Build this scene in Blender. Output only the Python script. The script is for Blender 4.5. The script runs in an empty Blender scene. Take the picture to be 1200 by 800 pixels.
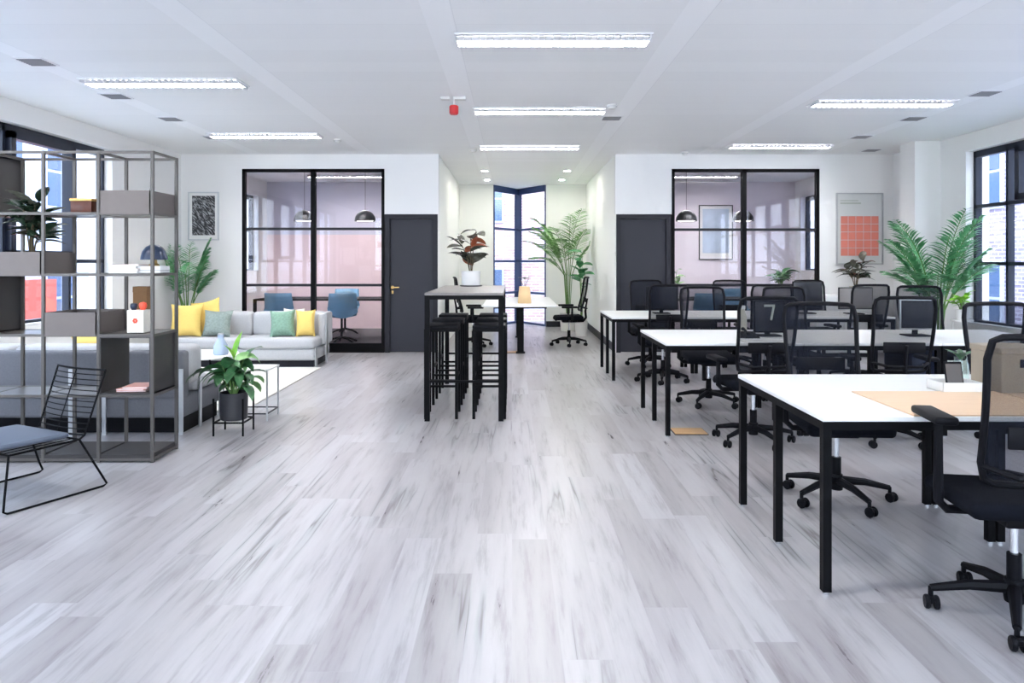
import bpy, bmesh, math, random
from mathutils import Vector, Matrix
PI = math.pi
R = math.radians
rnd = random.Random(7)
sc = bpy.context.scene
col = sc.collection

# ------------------------------------------------------------------ materials
def new_mat(name):
    m = bpy.data.materials.new(name); m.use_nodes = True
    nt = m.node_tree; nt.nodes.clear()
    out = nt.nodes.new('ShaderNodeOutputMaterial')
    return m, nt, out

def S(nt, sock, v):
    if isinstance(v, bpy.types.NodeSocket): nt.links.new(v, sock)
    elif isinstance(v, (tuple, list)) and len(v) == 3 and sock.type == 'RGBA': sock.default_value = (*v, 1)
    else: sock.default_value = v

def math_(nt, op, a, b=0.0, c=0.0):
    n = nt.nodes.new('ShaderNodeMath'); n.operation = op
    S(nt, n.inputs[0], a); S(nt, n.inputs[1], b); S(nt, n.inputs[2], c)
    return n.outputs[0]

def mix(nt, f, a, b, mode='MIX'):
    n = nt.nodes.new('ShaderNodeMix'); n.data_type = 'RGBA'; n.blend_type = mode
    S(nt, n.inputs[0], f); S(nt, n.inputs[6], a); S(nt, n.inputs[7], b)
    return n.outputs[2]

def coords(nt, scale=(1, 1, 1), which='Object'):
    tc = nt.nodes.new('ShaderNodeTexCoord'); mp = nt.nodes.new('ShaderNodeMapping')
    nt.links.new(tc.outputs[which], mp.inputs[0]); mp.inputs['Scale'].default_value = scale
    return mp.outputs[0]

def noise(nt, vec, scale, detail=2, rough=.5):
    n = nt.nodes.new('ShaderNodeTexNoise'); S(nt, n.inputs['Vector'], vec)
    n.inputs['Scale'].default_value = scale; n.inputs['Detail'].default_value = detail
    n.inputs['Roughness'].default_value = rough
    return n.outputs[0]

def ramp(nt, f, stops):
    n = nt.nodes.new('ShaderNodeValToRGB'); S(nt, n.inputs[0], f)
    e = n.color_ramp.elements
    while len(e) < len(stops): e.new(.5)
    for i, (p, c) in enumerate(stops):
        e[i].position = p; e[i].color = (*c, 1) if len(c) == 3 else c
    return n.outputs[0]

def bump(nt, h, strength=.2, dist=.01):
    n = nt.nodes.new('ShaderNodeBump'); n.inputs['Strength'].default_value = strength
    n.inputs['Distance'].default_value = dist; S(nt, n.inputs['Height'], h)
    return n.outputs[0]

def principled(nt, out, color, rough=.5, metal=0., spec=.5, normal=None, emit=None, es=0.):
    p = nt.nodes.new('ShaderNodeBsdfPrincipled')
    S(nt, p.inputs['Base Color'], color); S(nt, p.inputs['Roughness'], rough)
    p.inputs['Metallic'].default_value = metal; p.inputs['Specular IOR Level'].default_value = spec
    if normal is not None: nt.links.new(normal, p.inputs['Normal'])
    if emit is not None:
        p.inputs['Emission Color'].default_value = (*emit, 1); p.inputs['Emission Strength'].default_value = es
    nt.links.new(p.outputs[0], out.inputs[0])
    return p

def mat(name, c, rough=.5, metal=0., var=.06, scale=12., bs=0., spec=.5, stretch=(1, 1, 1)):
    """plain procedural material: slight tone variation and optional fine bump"""
    m, nt, out = new_mat(name)
    v = coords(nt, stretch)
    n = noise(nt, v, scale, 3)
    lo = tuple(max(0, x * (1 - var)) for x in c); hi = tuple(min(1, x * (1 + var)) for x in c)
    colr = mix(nt, n, lo, hi)
    nb = None
    if bs > 0: nb = bump(nt, noise(nt, v, scale * 14, 2), bs, .004)
    principled(nt, out, colr, rough, metal, spec, nb)
    return m

def emission_mat(name, c, s):
    m, nt, out = new_mat(name)
    principled(nt, out, c, .5, emit=c, es=s)
    return m

M = {}
M['wall'] = mat('wall_paint', (.84, .83, .815), .75, var=.015, scale=2, bs=.03)
M['alcove_wall'] = mat('alcove_paint', (.90, .905, .86), .75, var=.015, scale=2, bs=.03)
M['trim'] = mat('trim_dark', (.022, .022, .028), .5, spec=.2)
M['door'] = mat('door_paint', (.030, .031, .040), .5, var=.05, scale=3, spec=.25)
M['black'] = mat('black_metal', (.003, .003, .004), .55, var=.2, spec=.1)
M['frame_blue'] = mat('window_frame_black', (.010, .014, .028), .4, var=.1, spec=.3)
M['bay_frame'] = mat('bay_frame_lit_blue', (.035, .06, .15), .4, var=.1, spec=.4)  # blue light falling on the bay frame is put into its colour
M['plastic'] = mat('black_plastic', (.004, .004, .006), .55, var=.15, spec=.14)
M['seat_fabric'] = mat('seat_fabric', (.006, .007, .011), .95, var=.3, scale=60, bs=.4, spec=.1)
M['chrome'] = mat('chrome', (.75, .76, .78), .18, 1.0, var=.02)
M['silver'] = mat('silver_metal', (.62, .64, .66), .32, .85, var=.04)
M['desk_white'] = mat('desk_white', (.84, .84, .82), .32, var=.01, scale=3)
M['shelf'] = mat('shelf_metal', (.085, .077, .073), .32, .15, var=.06, scale=20)
M['shelf_rail'] = mat('shelf_rail', (.10, .092, .086), .4, .3, var=.06, scale=20)
M['shelf_tray'] = mat('shelf_tray', (.135, .115, .107), .55, .0, var=.05, scale=20, bs=.1)
M['shelf_dark'] = mat('shelf_dark', (.035, .032, .033), .5, .05, var=.08, scale=20)
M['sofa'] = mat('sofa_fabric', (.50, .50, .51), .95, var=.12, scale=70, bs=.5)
M['sofa_shaded'] = mat('sofa_shade_fabric', (.16, .162, .18), .95, var=.15, scale=70, bs=.5)  # same fabric as the sofa, its shade painted in as a darker tone
M['yellow'] = mat('yellow_fabric', (.84, .60, .17), .9, var=.08, scale=50, bs=.3)
M['green_grey'] = mat('green_grey_fabric', (.26, .31, .28), .9, var=.35, scale=45, bs=.5)
M['green'] = mat('green_fabric', (.22, .36, .27), .9, var=.35, scale=45, bs=.5)
M['cream'] = mat('cream_fabric', (.78, .74, .64), .9, var=.08, scale=50, bs=.3)
M['rug'] = mat('rug_wool', (.74, .71, .65), 1., var=.08, scale=80, bs=.6)
M['blue_pad'] = mat('blue_grey_leather', (.085, .105, .145), .42, var=.06, scale=15, bs=.1)
M['blue_shell'] = mat('blue_shell', (.12, .28, .42), .5, var=.06)
M['bar_top'] = mat('bar_top', (.20, .18, .175), .32, var=.12, scale=6, stretch=(6, 1, 1))
M['soil'] = mat('soil', (.04, .028, .02), .95, var=.4, scale=60)
M['pot_white'] = mat('pot_white', (.74, .73, .70), .4, var=.03)
M['pot_black'] = mat('pot_black', (.02, .02, .025), .45)
M['pot_beige'] = mat('pot_beige', (.62, .56, .45), .6)
M['stem'] = mat('stem_brown', (.10, .075, .04), .8, var=.3)
M['stem_green'] = mat('stem_green', (.12, .24, .06), .7, var=.2)
M['tan'] = mat('tan_paper', (.66, .47, .26), .8, var=.08)
M['kraft'] = mat('kraft_board', (.34, .285, .215), .8, var=.08)
M['amber'] = mat('amber_box', (.085, .018, .006), .35, var=.4, scale=25)
M['gold'] = mat('gold_lid', (.78, .48, .16), .35, .5, var=.1)
M['pink'] = mat('pink_cover', (.72, .36, .31), .5, var=.08)
M['pale_pink'] = mat('pale_pink_cover', (.70, .50, .47), .5, var=.08)
M['paper'] = mat('paper_white', (.82, .82, .80), .7, var=.02)
M['brown'] = mat('brown_card', (.20, .10, .035), .7, var=.2)
M['red'] = mat('red_plastic', (.60, .012, .015), .4)
M['orange_red'] = mat('orange_red', (.85, .10, .05), .5)
M['blue_dark'] = mat('blue_dark', (.016, .028, .06), .3)
M['carpet'] = mat('carpet_dark', (.085, .075, .08), .98, var=.7, scale=90, bs=.6)
M['brass'] = mat('brass', (.62, .40, .14), .3, .9)
M['concrete'] = mat('pavement', (.70, .69, .68), .9, var=.1, scale=3)
M['sill'] = mat('window_sill', (.75, .75, .76), .5)
M['lamp_shade'] = mat('pendant_black', (.018, .018, .02), .35)
M['lamp_inner'] = emission_mat('pendant_inner', (1., .95, .90), 20.)
M['tube'] = emission_mat('ceiling_light_tube', (1., .985, .975), 50.)
M['fill_downlight'] = emission_mat('fill_downlight', (1., .97, .90), 190.)
M['vent_grey'] = mat('vent_grey', (.22, .22, .23), .5)
M['louvre'] = mat('louvre_white', (.82, .82, .84), .3, .2)
M['rose_wall'] = mat('rose_wall', (.86, .68, .68), .8, var=.02, scale=2)
M['lilac_wall'] = mat('lilac_wall', (.64, .62, .70), .8, var=.02, scale=2)
M['white_wall2'] = mat('pale_wall', (.78, .72, .76), .8, var=.02, scale=2)
M['glaze_dark'] = mat('facade_glass', (.07, .12, .22), .12, var=.1, spec=.7)
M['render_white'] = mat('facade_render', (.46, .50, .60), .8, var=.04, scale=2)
M['facade_red'] = mat('facade_red', (.50, .08, .06), .6)

def wood_mat(name, a, b, rough=.4):
    m, nt, out = new_mat(name)
    v = coords(nt, (1, 14, 14))
    n = noise(nt, v, 3, 5, .6)
    principled(nt, out, ramp(nt, n, [(.3, a), (.7, b)]), rough)
    return m
M['ply'] = wood_mat('ply_veneer', (.72, .49, .31), (.78, .56, .37))
M['floor_lid'] = wood_mat('lid_wood', (.55, .32, .14), (.70, .44, .22))

def leaf_mat(name, a, b, c=None, rough=.4):
    m, nt, out = new_mat(name)
    v = coords(nt)
    n = noise(nt, v, 9, 3)
    st = [(.35, a), (.65, b)] if c is None else [(.3, a), (.55, b), (.72, c)]
    p = principled(nt, out, ramp(nt, n, st), rough)
    return m
M['leaf_palm'] = leaf_mat('leaf_palm', (.03, .17, .06), (.10, .36, .14), (.22, .48, .24))
M['leaf_light'] = leaf_mat('leaf_light', (.12, .32, .08), (.30, .55, .20))
M['leaf_dark'] = leaf_mat('leaf_dark', (.008, .02, .012), (.03, .06, .035), (.16, .18, .15), .25)
M['leaf_rubber'] = leaf_mat('leaf_rubber', (.035, .028, .022), (.10, .10, .075), (.26, .27, .24), .25)
M['leaf_rust'] = leaf_mat('leaf_rust', (.28, .07, .03), (.40, .12, .05))
M['leaf_mid'] = leaf_mat('leaf_mid', (.015, .06, .02), (.04, .15, .05), (.22, .36, .20))
M['leaf_lime'] = leaf_mat('leaf_lime', (.20, .50, .03), (.36, .70, .08))

def glass_mat(name, tint=(1, 1, 1), refl=1.0):
    m, nt, out = new_mat(name)
    tr = nt.nodes.new('ShaderNodeBsdfTransparent'); tr.inputs[0].default_value = (*tint, 1)
    gl = nt.nodes.new('ShaderNodeBsdfGlossy'); gl.inputs['Roughness'].default_value = .02
    ge = nt.nodes.new('ShaderNodeNewGeometry'); vm = nt.nodes.new('ShaderNodeVectorMath'); vm.operation = 'DOT_PRODUCT'
    nt.links.new(ge.outputs['Normal'], vm.inputs[0]); nt.links.new(ge.outputs['Incoming'], vm.inputs[1])
    c = math_(nt, 'SUBTRACT', 1., math_(nt, 'ABSOLUTE', vm.outputs['Value']))
    f = math_(nt, 'MULTIPLY', math_(nt, 'ADD', .04, math_(nt, 'MULTIPLY', .9, math_(nt, 'POWER', c, 5.))), refl)
    mx = nt.nodes.new('ShaderNodeMixShader'); nt.links.new(f, mx.inputs[0])
    nt.links.new(tr.outputs[0], mx.inputs[1]); nt.links.new(gl.outputs[0], mx.inputs[2])
    nt.links.new(mx.outputs[0], out.inputs[0])
    return m
M['glass'] = glass_mat('window_glass', (.93, .96, 1.), 1.)
M['partition_glass'] = glass_mat('partition_glass', (.95, .94, .97), .75)

def mesh_fabric():
    m, nt, out = new_mat('chair_mesh_fabric')
    tr = nt.nodes.new('ShaderNodeBsdfTransparent')
    df = nt.nodes.new('ShaderNodeBsdfDiffuse'); df.inputs[0].default_value = (.016, .018, .026, 1)
    n = noise(nt, coords(nt, (60, 60, 60)), 8, 1)
    f = math_(nt, 'ADD', .64, math_(nt, 'MULTIPLY', math_(nt, 'SUBTRACT', n, .5), .3))
    mx = nt.nodes.new('ShaderNodeMixShader'); nt.links.new(f, mx.inputs[0])
    nt.links.new(tr.outputs[0], mx.inputs[1]); nt.links.new(df.outputs[0], mx.inputs[2])
    nt.links.new(mx.outputs[0], out.inputs[0])
    return m
M['mesh'] = mesh_fabric()

def floor_material():
    m, nt, out = new_mat('floor_planks')
    tc = nt.nodes.new('ShaderNodeTexCoord'); sp = nt.nodes.new('ShaderNodeSeparateXYZ')
    nt.links.new(tc.outputs['Object'], sp.inputs[0])
    x, y = sp.outputs[0], sp.outputs[1]
    W, L = .178, 1.33
    u = math_(nt, 'DIVIDE', x, W); iu = math_(nt, 'FLOOR', u); fu = math_(nt, 'SUBTRACT', u, iu)
    wn = nt.nodes.new('ShaderNodeTexWhiteNoise'); wn.noise_dimensions = '1D'; nt.links.new(iu, wn.inputs['W'])
    v = math_(nt, 'ADD', math_(nt, 'DIVIDE', y, L), math_(nt, 'MULTIPLY', wn.outputs[0], 7.3))
    iv = math_(nt, 'FLOOR', v); fv = math_(nt, 'SUBTRACT', v, iv)
    cb = nt.nodes.new('ShaderNodeCombineXYZ'); nt.links.new(iu, cb.inputs[0]); nt.links.new(iv, cb.inputs[1])
    w2 = nt.nodes.new('ShaderNodeTexWhiteNoise'); w2.noise_dimensions = '2D'; nt.links.new(cb.outputs[0], w2.inputs['Vector'])
    tone = w2.outputs[0]
    # grain, shifted per plank
    cg = nt.nodes.new('ShaderNodeCombineXYZ')
    nt.links.new(math_(nt, 'MULTIPLY', x, 13.), cg.inputs[0])
    nt.links.new(math_(nt, 'MULTIPLY', y, 1.15), cg.inputs[1])
    nt.links.new(math_(nt, 'MULTIPLY', tone, 31.), cg.inputs[2])
    g = noise(nt, cg.outputs[0], 1.6, 6, .62)
    g2 = noise(nt, cg.outputs[0], .42, 3, .5)
    base = ramp(nt, tone, [(0., (.35, .335, .34)), (.35, (.39, .377, .385)), (.7, (.415, .405, .415)), (1., (.455, .45, .465))])
    blot = ramp(nt, g2, [(.30, (.70, .66, .68)), (.55, (1., 1., 1.))])
    c = mix(nt, .6, base, blot, 'MULTIPLY')
    gr = ramp(nt, g, [(.34, (.48, .44, .45)), (.47, (.88, .87, .88)), (.6, (1., 1., 1.))])
    c = mix(nt, .6, c, gr, 'MULTIPLY')
    # thin dark veins
    cv = nt.nodes.new('ShaderNodeCombineXYZ')
    nt.links.new(math_(nt, 'MULTIPLY', x, 9.), cv.inputs[0]); nt.links.new(math_(nt, 'MULTIPLY', y, .42), cv.inputs[1])
    nt.links.new(math_(nt, 'MULTIPLY', tone, 57.), cv.inputs[2])
    g3 = noise(nt, cv.outputs[0], .8, 3, .45)
    rid = math_(nt, 'ABSOLUTE', math_(nt, 'SUBTRACT', g3, .47))
    vein = ramp(nt, rid, [(0., (.36, .32, .32)), (.014, (.80, .84, .84)), (.05, (1., 1., 1.))])
    msk = ramp(nt, noise(nt, coords(nt, (1, .7, 1)), .9, 2), [(.48, (0, 0, 0)), (.58, (1, 1, 1))])
    c = mix(nt, msk, c, mix(nt, 1., c, vein, 'MULTIPLY'))
    # seams
    eu = math_(nt, 'MULTIPLY', math_(nt, 'MINIMUM', fu, math_(nt, 'SUBTRACT', 1., fu)), W)
    ev = math_(nt, 'MULTIPLY', math_(nt, 'MINIMUM', fv, math_(nt, 'SUBTRACT', 1., fv)), L)
    e = math_(nt, 'MINIMUM', eu, ev)
    seam = math_(nt, 'LESS_THAN', e, .0016)
    c = mix(nt, math_(nt, 'MULTIPLY', seam, .45), c, (.36, .34, .36))
    nb = bump(nt, math_(nt, 'SUBTRACT', g, math_(nt, 'MULTIPLY', seam, .8)), .06, .004)
    rg = math_(nt, 'ADD', .22, math_(nt, 'MULTIPLY', g, .18))
    principled(nt, out, c, rg, 0, .62, nb)
    return m
M['floor'] = floor_material()

def ceiling_material():
    m, nt, out = new_mat('ceiling_metal_planks')
    tc = nt.nodes.new('ShaderNodeTexCoord'); sp = nt.nodes.new('ShaderNodeSeparateXYZ')
    nt.links.new(tc.outputs['Object'], sp.inputs[0])
    x, y = sp.outputs[0], sp.outputs[1]
    # carrier strips every 1.71 m, panels of 0.315 m between them
    u = math_(nt, 'FRACT', math_(nt, 'DIVIDE', math_(nt, 'ADD', x, 5.72), 1.71))
    strip = math_(nt, 'LESS_THAN', u, .115)
    fy = math_(nt, 'FRACT', math_(nt, 'DIVIDE', math_(nt, 'ADD', y, .02), .315))
    joint = math_(nt, 'MULTIPLY', math_(nt, 'LESS_THAN', fy, .012), math_(nt, 'SUBTRACT', 1., strip))
    su = math_(nt, 'MULTIPLY', math_(nt, 'LESS_THAN', math_(nt, 'ABSOLUTE', math_(nt, 'SUBTRACT', u, .115)), .002), 1.)
    iy = math_(nt, 'FLOOR', math_(nt, 'DIVIDE', math_(nt, 'ADD', y, .02), .315))
    wn = nt.nodes.new('ShaderNodeTexWhiteNoise'); wn.noise_dimensions = '1D'; nt.links.new(iy, wn.inputs['W'])
    pan = mix(nt, wn.outputs[0], (.89, .89, .885), (.915, .915, .91))
    c = mix(nt, strip, pan, (.95, .95, .95))
    c = mix(nt, math_(nt, 'MULTIPLY', math_(nt, 'MAXIMUM', joint, su), .25), c, (.55, .55, .58))
    principled(nt, out, c, .55, 0, .3)
    return m
M['ceiling'] = ceiling_material()

def brick_material(name, c1, c2, mortar, scale=1.):
    m, nt, out = new_mat(name)
    tc = nt.nodes.new('ShaderNodeTexCoord'); sp = nt.nodes.new('ShaderNodeSeparateXYZ')
    nt.links.new(tc.outputs['Object'], sp.inputs[0])
    cb = nt.nodes.new('ShaderNodeCombineXYZ')
    nt.links.new(math_(nt, 'ADD', sp.outputs[0], sp.outputs[1]), cb.inputs[0]); nt.links.new(sp.outputs[2], cb.inputs[1])
    b = nt.nodes.new('ShaderNodeTexBrick'); nt.links.new(cb.outputs[0], b.inputs['Vector'])
    b.inputs['Color1'].default_value = (*c1, 1); b.inputs['Color2'].default_value = (*c2, 1)
    b.inputs['Mortar'].default_value = (*mortar, 1); b.inputs['Scale'].default_value = scale
    b.inputs['Mortar Size'].default_value = .012; b.inputs['Brick Width'].default_value = .24; b.inputs['Row Height'].default_value = .085
    principled(nt, out, b.outputs[0], .9)
    return m
M['brick'] = brick_material('brick_pink', (.40, .235, .215), (.50, .34, .32), (.56, .53, .56))
M['brick2'] = brick_material('brick_lilac', (.20, .17, .25), (.34, .29, .38), (.52, .52, .62))

def print_material():
    """black and white abstract photograph with diagonal streaks"""
    m, nt, out = new_mat('abstract_print')
    v = coords(nt, (1, 1, 1))
    m0 = nt.nodes.new('ShaderNodeMapping'); nt.links.new(v, m0.inputs[0]); m0.inputs['Rotation'].default_value = (0, R(48), 0)
    mp = nt.nodes.new('ShaderNodeMapping'); nt.links.new(m0.outputs[0], mp.inputs[0])
    mp.inputs['Scale'].default_value = (26, 5, 6)
    n = noise(nt, mp.outputs[0], 2.2, 4, .7)
    principled(nt, out, ramp(nt, n, [(.50, (.012, .012, .015)), (.58, (.42, .43, .45))]), .5)
    return m
M['print'] = print_material()
M['pale_print'] = mat('pale_blue_print', (.50, .60, .72), .6, var=.4, scale=2.5)
M['poster_paper'] = mat('poster_paper', (.62, .63, .62), .6, var=.03)
M['coral'] = mat('coral_ink', (.66, .20, .15), .6, var=.14, scale=4)
M['frame_grey'] = mat('frame_grey', (.42, .43, .44), .4, .3)
M['screen'] = mat('screen_black', (.008, .009, .014), .16, var=.1, spec=.6)
M['screen_brown'] = mat('screen_brown', (.10, .085, .078), .2, var=.3, scale=3)
M['bottle'] = mat('bottle_beige', (.50, .47, .38), .4)
M['grey_ink'] = mat('grey_ink', (.42, .45, .40), .5)
M['navy'] = mat('navy_case', (.022, .035, .085), .4, var=.15)

# ------------------------------------------------------------------ mesh builder
class MB:
    def __init__(s): s.v = []; s.f = []; s.smooth = []
    def add(s, verts, faces, sm=False):
        o = len(s.v); s.v += [tuple(p) for p in verts]
        for f in faces: s.f.append([i + o for i in f]); s.smooth.append(sm)
        return s
    def box(s, x0, x1, y0, y1, z0, z1):
        if x0 > x1: x0, x1 = x1, x0
        v = [(x0, y0, z0), (x1, y0, z0), (x1, y1, z0), (x0, y1, z0), (x0, y0, z1), (x1, y0, z1), (x1, y1, z1), (x0, y1, z1)]
        return s.add(v, [(0, 3, 2, 1), (4, 5, 6, 7), (0, 1, 5, 4), (1, 2, 6, 5), (2, 3, 7, 6), (3, 0, 4, 7)])
    def rbox(s, x0, x1, y0, y1, z0, z1, r=.01, seg=2):
        bm = bmesh.new(); bmesh.ops.create_cube(bm, size=1)
        for v in bm.verts:
            v.co = Vector(((x0 + x1) / 2 + v.co.x * (x1 - x0), (y0 + y1) / 2 + v.co.y * (y1 - y0), (z0 + z1) / 2 + v.co.z * (z1 - z0)))
        r = min(r, .49 * min(abs(x1 - x0), abs(y1 - y0), abs(z1 - z0)))
        bmesh.ops.bevel(bm, geom=bm.edges[:] , offset=r, segments=seg, affect='EDGES', profile=.5)
        return s.bm(bm, True)
    def bm(s, bm, sm=False):
        bm.verts.index_update()
        s.add([v.co[:] for v in bm.verts], [[v.index for v in f.verts] for f in bm.faces], sm); bm.free()
        return s
    def tube(s, pts, r, n=8, cap=True, closed=False):
        pts = [Vector(p) for p in pts]; m = len(pts)
        rs = r if isinstance(r, (list, tuple)) else [r] * m
        rings = []; prev = None
        for i in range(m):
            if closed: t = pts[(i + 1) % m] - pts[i - 1]
            else: t = pts[min(i + 1, m - 1)] - pts[max(i - 1, 0)]
            t.normalize()
            if prev is None:
                a = Vector((0, 0, 1)) if abs(t.z) < .9 else Vector((1, 0, 0))
                nrm = t.cross(a).normalized()
            else:
                nrm = (prev - t * prev.dot(t)); nrm.normalize()
            prev = nrm; b = t.cross(nrm)
            rings.append([pts[i] + (nrm * math.cos(2 * PI * k / n) + b * math.sin(2 * PI * k / n)) * rs[i] for k in range(n)])
        vs = [p for ring in rings for p in ring]; fs = []
        for i in range(m if closed else m - 1):
            j = (i + 1) % m
            for k in range(n):
                l = (k + 1) % n
                fs.append((i * n + k, i * n + l, j * n + l, j * n + k))
        if cap and not closed:
            fs.append(tuple(range(n - 1, -1, -1))); fs.append(tuple((m - 1) * n + k for k in range(n)))
        return s.add(vs, fs, True)
    def lathe(s, prof, cx=0, cy=0, n=24, axis='z'):
        vs = []; fs = []; m = len(prof)
        for (r, z) in prof:
            for k in range(n):
                a = 2 * PI * k / n
                if axis == 'z': vs.append((cx + r * math.cos(a), cy + r * math.sin(a), z))
                else: vs.append((z, cx + r * math.cos(a), cy + r * math.sin(a)))
        for i in range(m - 1):
            for k in range(n):
                l = (k + 1) % n
                fs.append((i * n + k, i * n + l, (i + 1) * n + l, (i + 1) * n + k))
        return s.add(vs, fs, True)
    def bar(s, p, q, w, h=None, up=(0, 0, 1)):
        """square bar from p to q"""
        h = h or w; p = Vector(p); q = Vector(q); t = (q - p).normalized(); u = Vector(up)
        if abs(t.dot(u)) > .95: u = Vector((0, 1, 0))
        a = t.cross(u).normalized(); b = a.cross(t)
        vs = [c + a * (i * w / 2) + b * (j * h / 2) for c in (p, q) for (i, j) in ((-1, -1), (1, -1), (1, 1), (-1, 1))]
        return s.add(vs, [(0, 1, 2, 3)[::-1], (4, 5, 6, 7), (0, 1, 5, 4), (1, 2, 6, 5), (2, 3, 7, 6), (3, 0, 4, 7)])
    def shift(s, dx=0, dy=0, dz=0):
        s.v = [(a + dx, b + dy, c + dz) for a, b, c in s.v]; return s
    def build(s, name, material, parent=None, loc=None, rz=0.):
        me = bpy.data.meshes.new(name); me.from_pydata(s.v, [], s.f); me.update()
        me.polygons.foreach_set('use_smooth', s.smooth)
        bm = bmesh.new(); bm.from_mesh(me); bmesh.ops.recalc_face_normals(bm, faces=bm.faces[:]); bm.to_mesh(me); bm.free()
        if any(s.smooth) and hasattr(me, 'set_sharp_from_angle'): me.set_sharp_from_angle(angle=R(38))
        for mm in (material if isinstance(material, list) else [material]): me.materials.append(M[mm] if isinstance(mm, str) else mm)
        o = bpy.data.objects.new(name, me); col.objects.link(o)
        if parent is not None: o.parent = parent
        if loc is not None: o.location = loc
        if rz: o.rotation_euler.z = rz
        return o

def thing(name, label, cat, loc=(0, 0, 0), rz=0, group=None):
    o = bpy.data.objects.new(name, None); col.objects.link(o); o.empty_display_size = .1
    o.location = loc; o.rotation_euler.z = rz
    o['label'] = label; o['category'] = cat
    if group: o['group'] = group
    return o
def tag(o, label, cat, group=None):
    o['label'] = label; o['category'] = cat
    if group: o['group'] = group
    return o
def struct(o, label=None):
    o['kind'] = 'structure'
    if label: o['label'] = label
    return o
def sempty(name, label=None):
    o = bpy.data.objects.new(name, None); col.objects.link(o); return struct(o, label)
def copy_tree(o, parent=None):
    c = o.copy(); col.objects.link(c)
    if parent is not None: c.parent = parent
    for ch in list(o.children): copy_tree(ch, c)
    return c
def place(o, label, loc, rz=0, group=None):
    o.location = loc; o.rotation_euler.z = rz; o['label'] = label
    if group: o['group'] = group
    return o

# ------------------------------------------------------------------ camera
CAMZ = 1.40
cam = bpy.data.cameras.new('camera'); co = bpy.data.objects.new('camera', cam); col.objects.link(co)
co.location = (0, 0, CAMZ); co.rotation_euler = (R(90), 0, 0)
cam.sensor_width = 36; cam.lens = 850 / 1200 * 36; cam.shift_y = -94 / 1200
cam.clip_start = .05; cam.clip_end = 200
sc.camera = co

# ------------------------------------------------------------------ setting
H = 3.04; XL, XR = -5.07, 5.85; YB = 11.12; YR = 15.0; YA = 15.5; T = .14
Y0 = -2.2
struct(MB().box(XL - .3, XR + .3, Y0 - .2, YA + 1.6, -.1, 0).build('floor', 'floor'))
struct(MB().box(XL - .3, XR + .3, Y0 - .2, YA + 1.6, H, H + .2).build('ceiling', 'ceiling'))
struct(MB().box(XL - .3, XR + .3, Y0 - .2, Y0, 0, 1.05).box(XL - .3, XR + .3, Y0 - .2, Y0, 2.9, H).box(XL - .3, -4.7, Y0 - .2, Y0, 1.05, 2.9).box(5.4, XR + .3, Y0 - .2, Y0, 1.05, 2.9).box(.2, .5, Y0 - .2, Y0, 1.05, 2.9).build('wall_front', 'wall'))
for nm, a, b in (('fill_window_8', -4.7, .2), ('fill_window_9', .5, 5.4)):  # openings added behind the camera so daylight fills the room
    e = sempty(nm, 'wide unseen window added behind the viewer for fill daylight')
    f = MB().box(a, b, Y0 - .12, Y0 - .05, 1.05, 1.10).box(a, b, Y0 - .12, Y0 - .05, 2.85, 2.9)
    for i in range(5):
        x = a + .025 + (b - a - .05) * i / 4; f.box(x - .025, x + .025, Y0 - .12, Y0 - .05, 1.10, 2.85)
    f.build('window_frame', 'frame_blue', e)
    MB().box(a + .05, b - .05, Y0 - .09, Y0 - .082, 1.10, 2.85).build('pane', 'glass', e)
# left wall with its window band
WT = 2.81; SL, SR = .72, .60
wy = [(1.0, 9.2)]
w = MB().box(XL - .3, XL, Y0, 1.0, 0, H).box(XL - .3, XL, 1.0, 9.2, 0, SL).box(XL - .3, XL, 1.0, 9.2, WT, H)
w.box(XL - .3, XL, 9.2, 13.6, 0, H).box(XL - .3, XL, 14.5, YA + 1.5, 0, H).box(XL - .3, XL, 13.6, 14.5, 0, 1.2).box(XL - .3, XL, 13.6, 14.5, 2.7, H)
struct(w.build('wall_left', 'wall'))
w = MB().box(XR, XR + .3, Y0, 1.0, 0, H).box(XR, XR + .3, 1.0, 9.35, 0, SR).box(XR, XR + .3, 1.0, 9.35, WT, H)
w.box(XR, XR + .3, 9.35, 13.8, 0, H).box(XR, XR + .3, 14.7, YA + 1.5, 0, H).box(XR, XR + .3, 13.8, 14.7, 0, 1.2).box(XR, XR + .3, 13.8, 14.7, 2.7, H)
struct(w.build('wall_right', 'wall'))
struct(MB().box(5.50, XR, 9.90, 10.28, 0, H).build('trim_1', 'wall'), 'white boxed column in the right corner')
# back wall with doors, glazed partitions and the alcove opening
AX0, AX1 = -1.126, 1.585
PL0, PL1, DL0, DL1 = -4.136, -1.955, -1.945, -1.139
DR0, DR1, PR0, PR1 = 1.597, 2.435, 2.448, 4.71
PT, DT = 2.814, 2.12
w = MB()
w.box(XL, PL0, YB, YB + T, 0, H).box(PL0, PL1, YB, YB + T, PT, H).box(PL1, AX0, YB, YB + T, DT, H)
w.box(AX1, PR0, YB, YB + T, DT, H).box(PR0, PR1, YB, YB + T, PT, H).box(PR1, XR, YB, YB + T, 0, H)
struct(w.build('wall_back', 'wall'))
struct(MB().box(AX0 - .012, AX0, YB, YB + T, 0, DT).box(AX0 - .13, AX0, YB + T, YA, 0, H).build('wall_alcove_left', 'alcove_wall'))
struct(MB().box(AX1, AX1 + .012, YB, YB + T, 0, DT).box(AX1, AX1 + .13, YB + T, YA, 0, H).build('wall_alcove_right', 'alcove_wall'))
BX0, BX1, BXM, BYM = -.40, .73, .14, 16.55
struct(MB().box(AX0 - .13, BX0, YA, YA + .2, 0, H).box(BX1, AX1 + .13, YA, YA + .2, 0, H).build('wall_alcove_back', 'alcove_wall'))
struct(MB().box(AX1 - .02, AX1 - .001, YB + .01, YA, 0, .12).build('baseboard_right', 'trim'))
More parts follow.
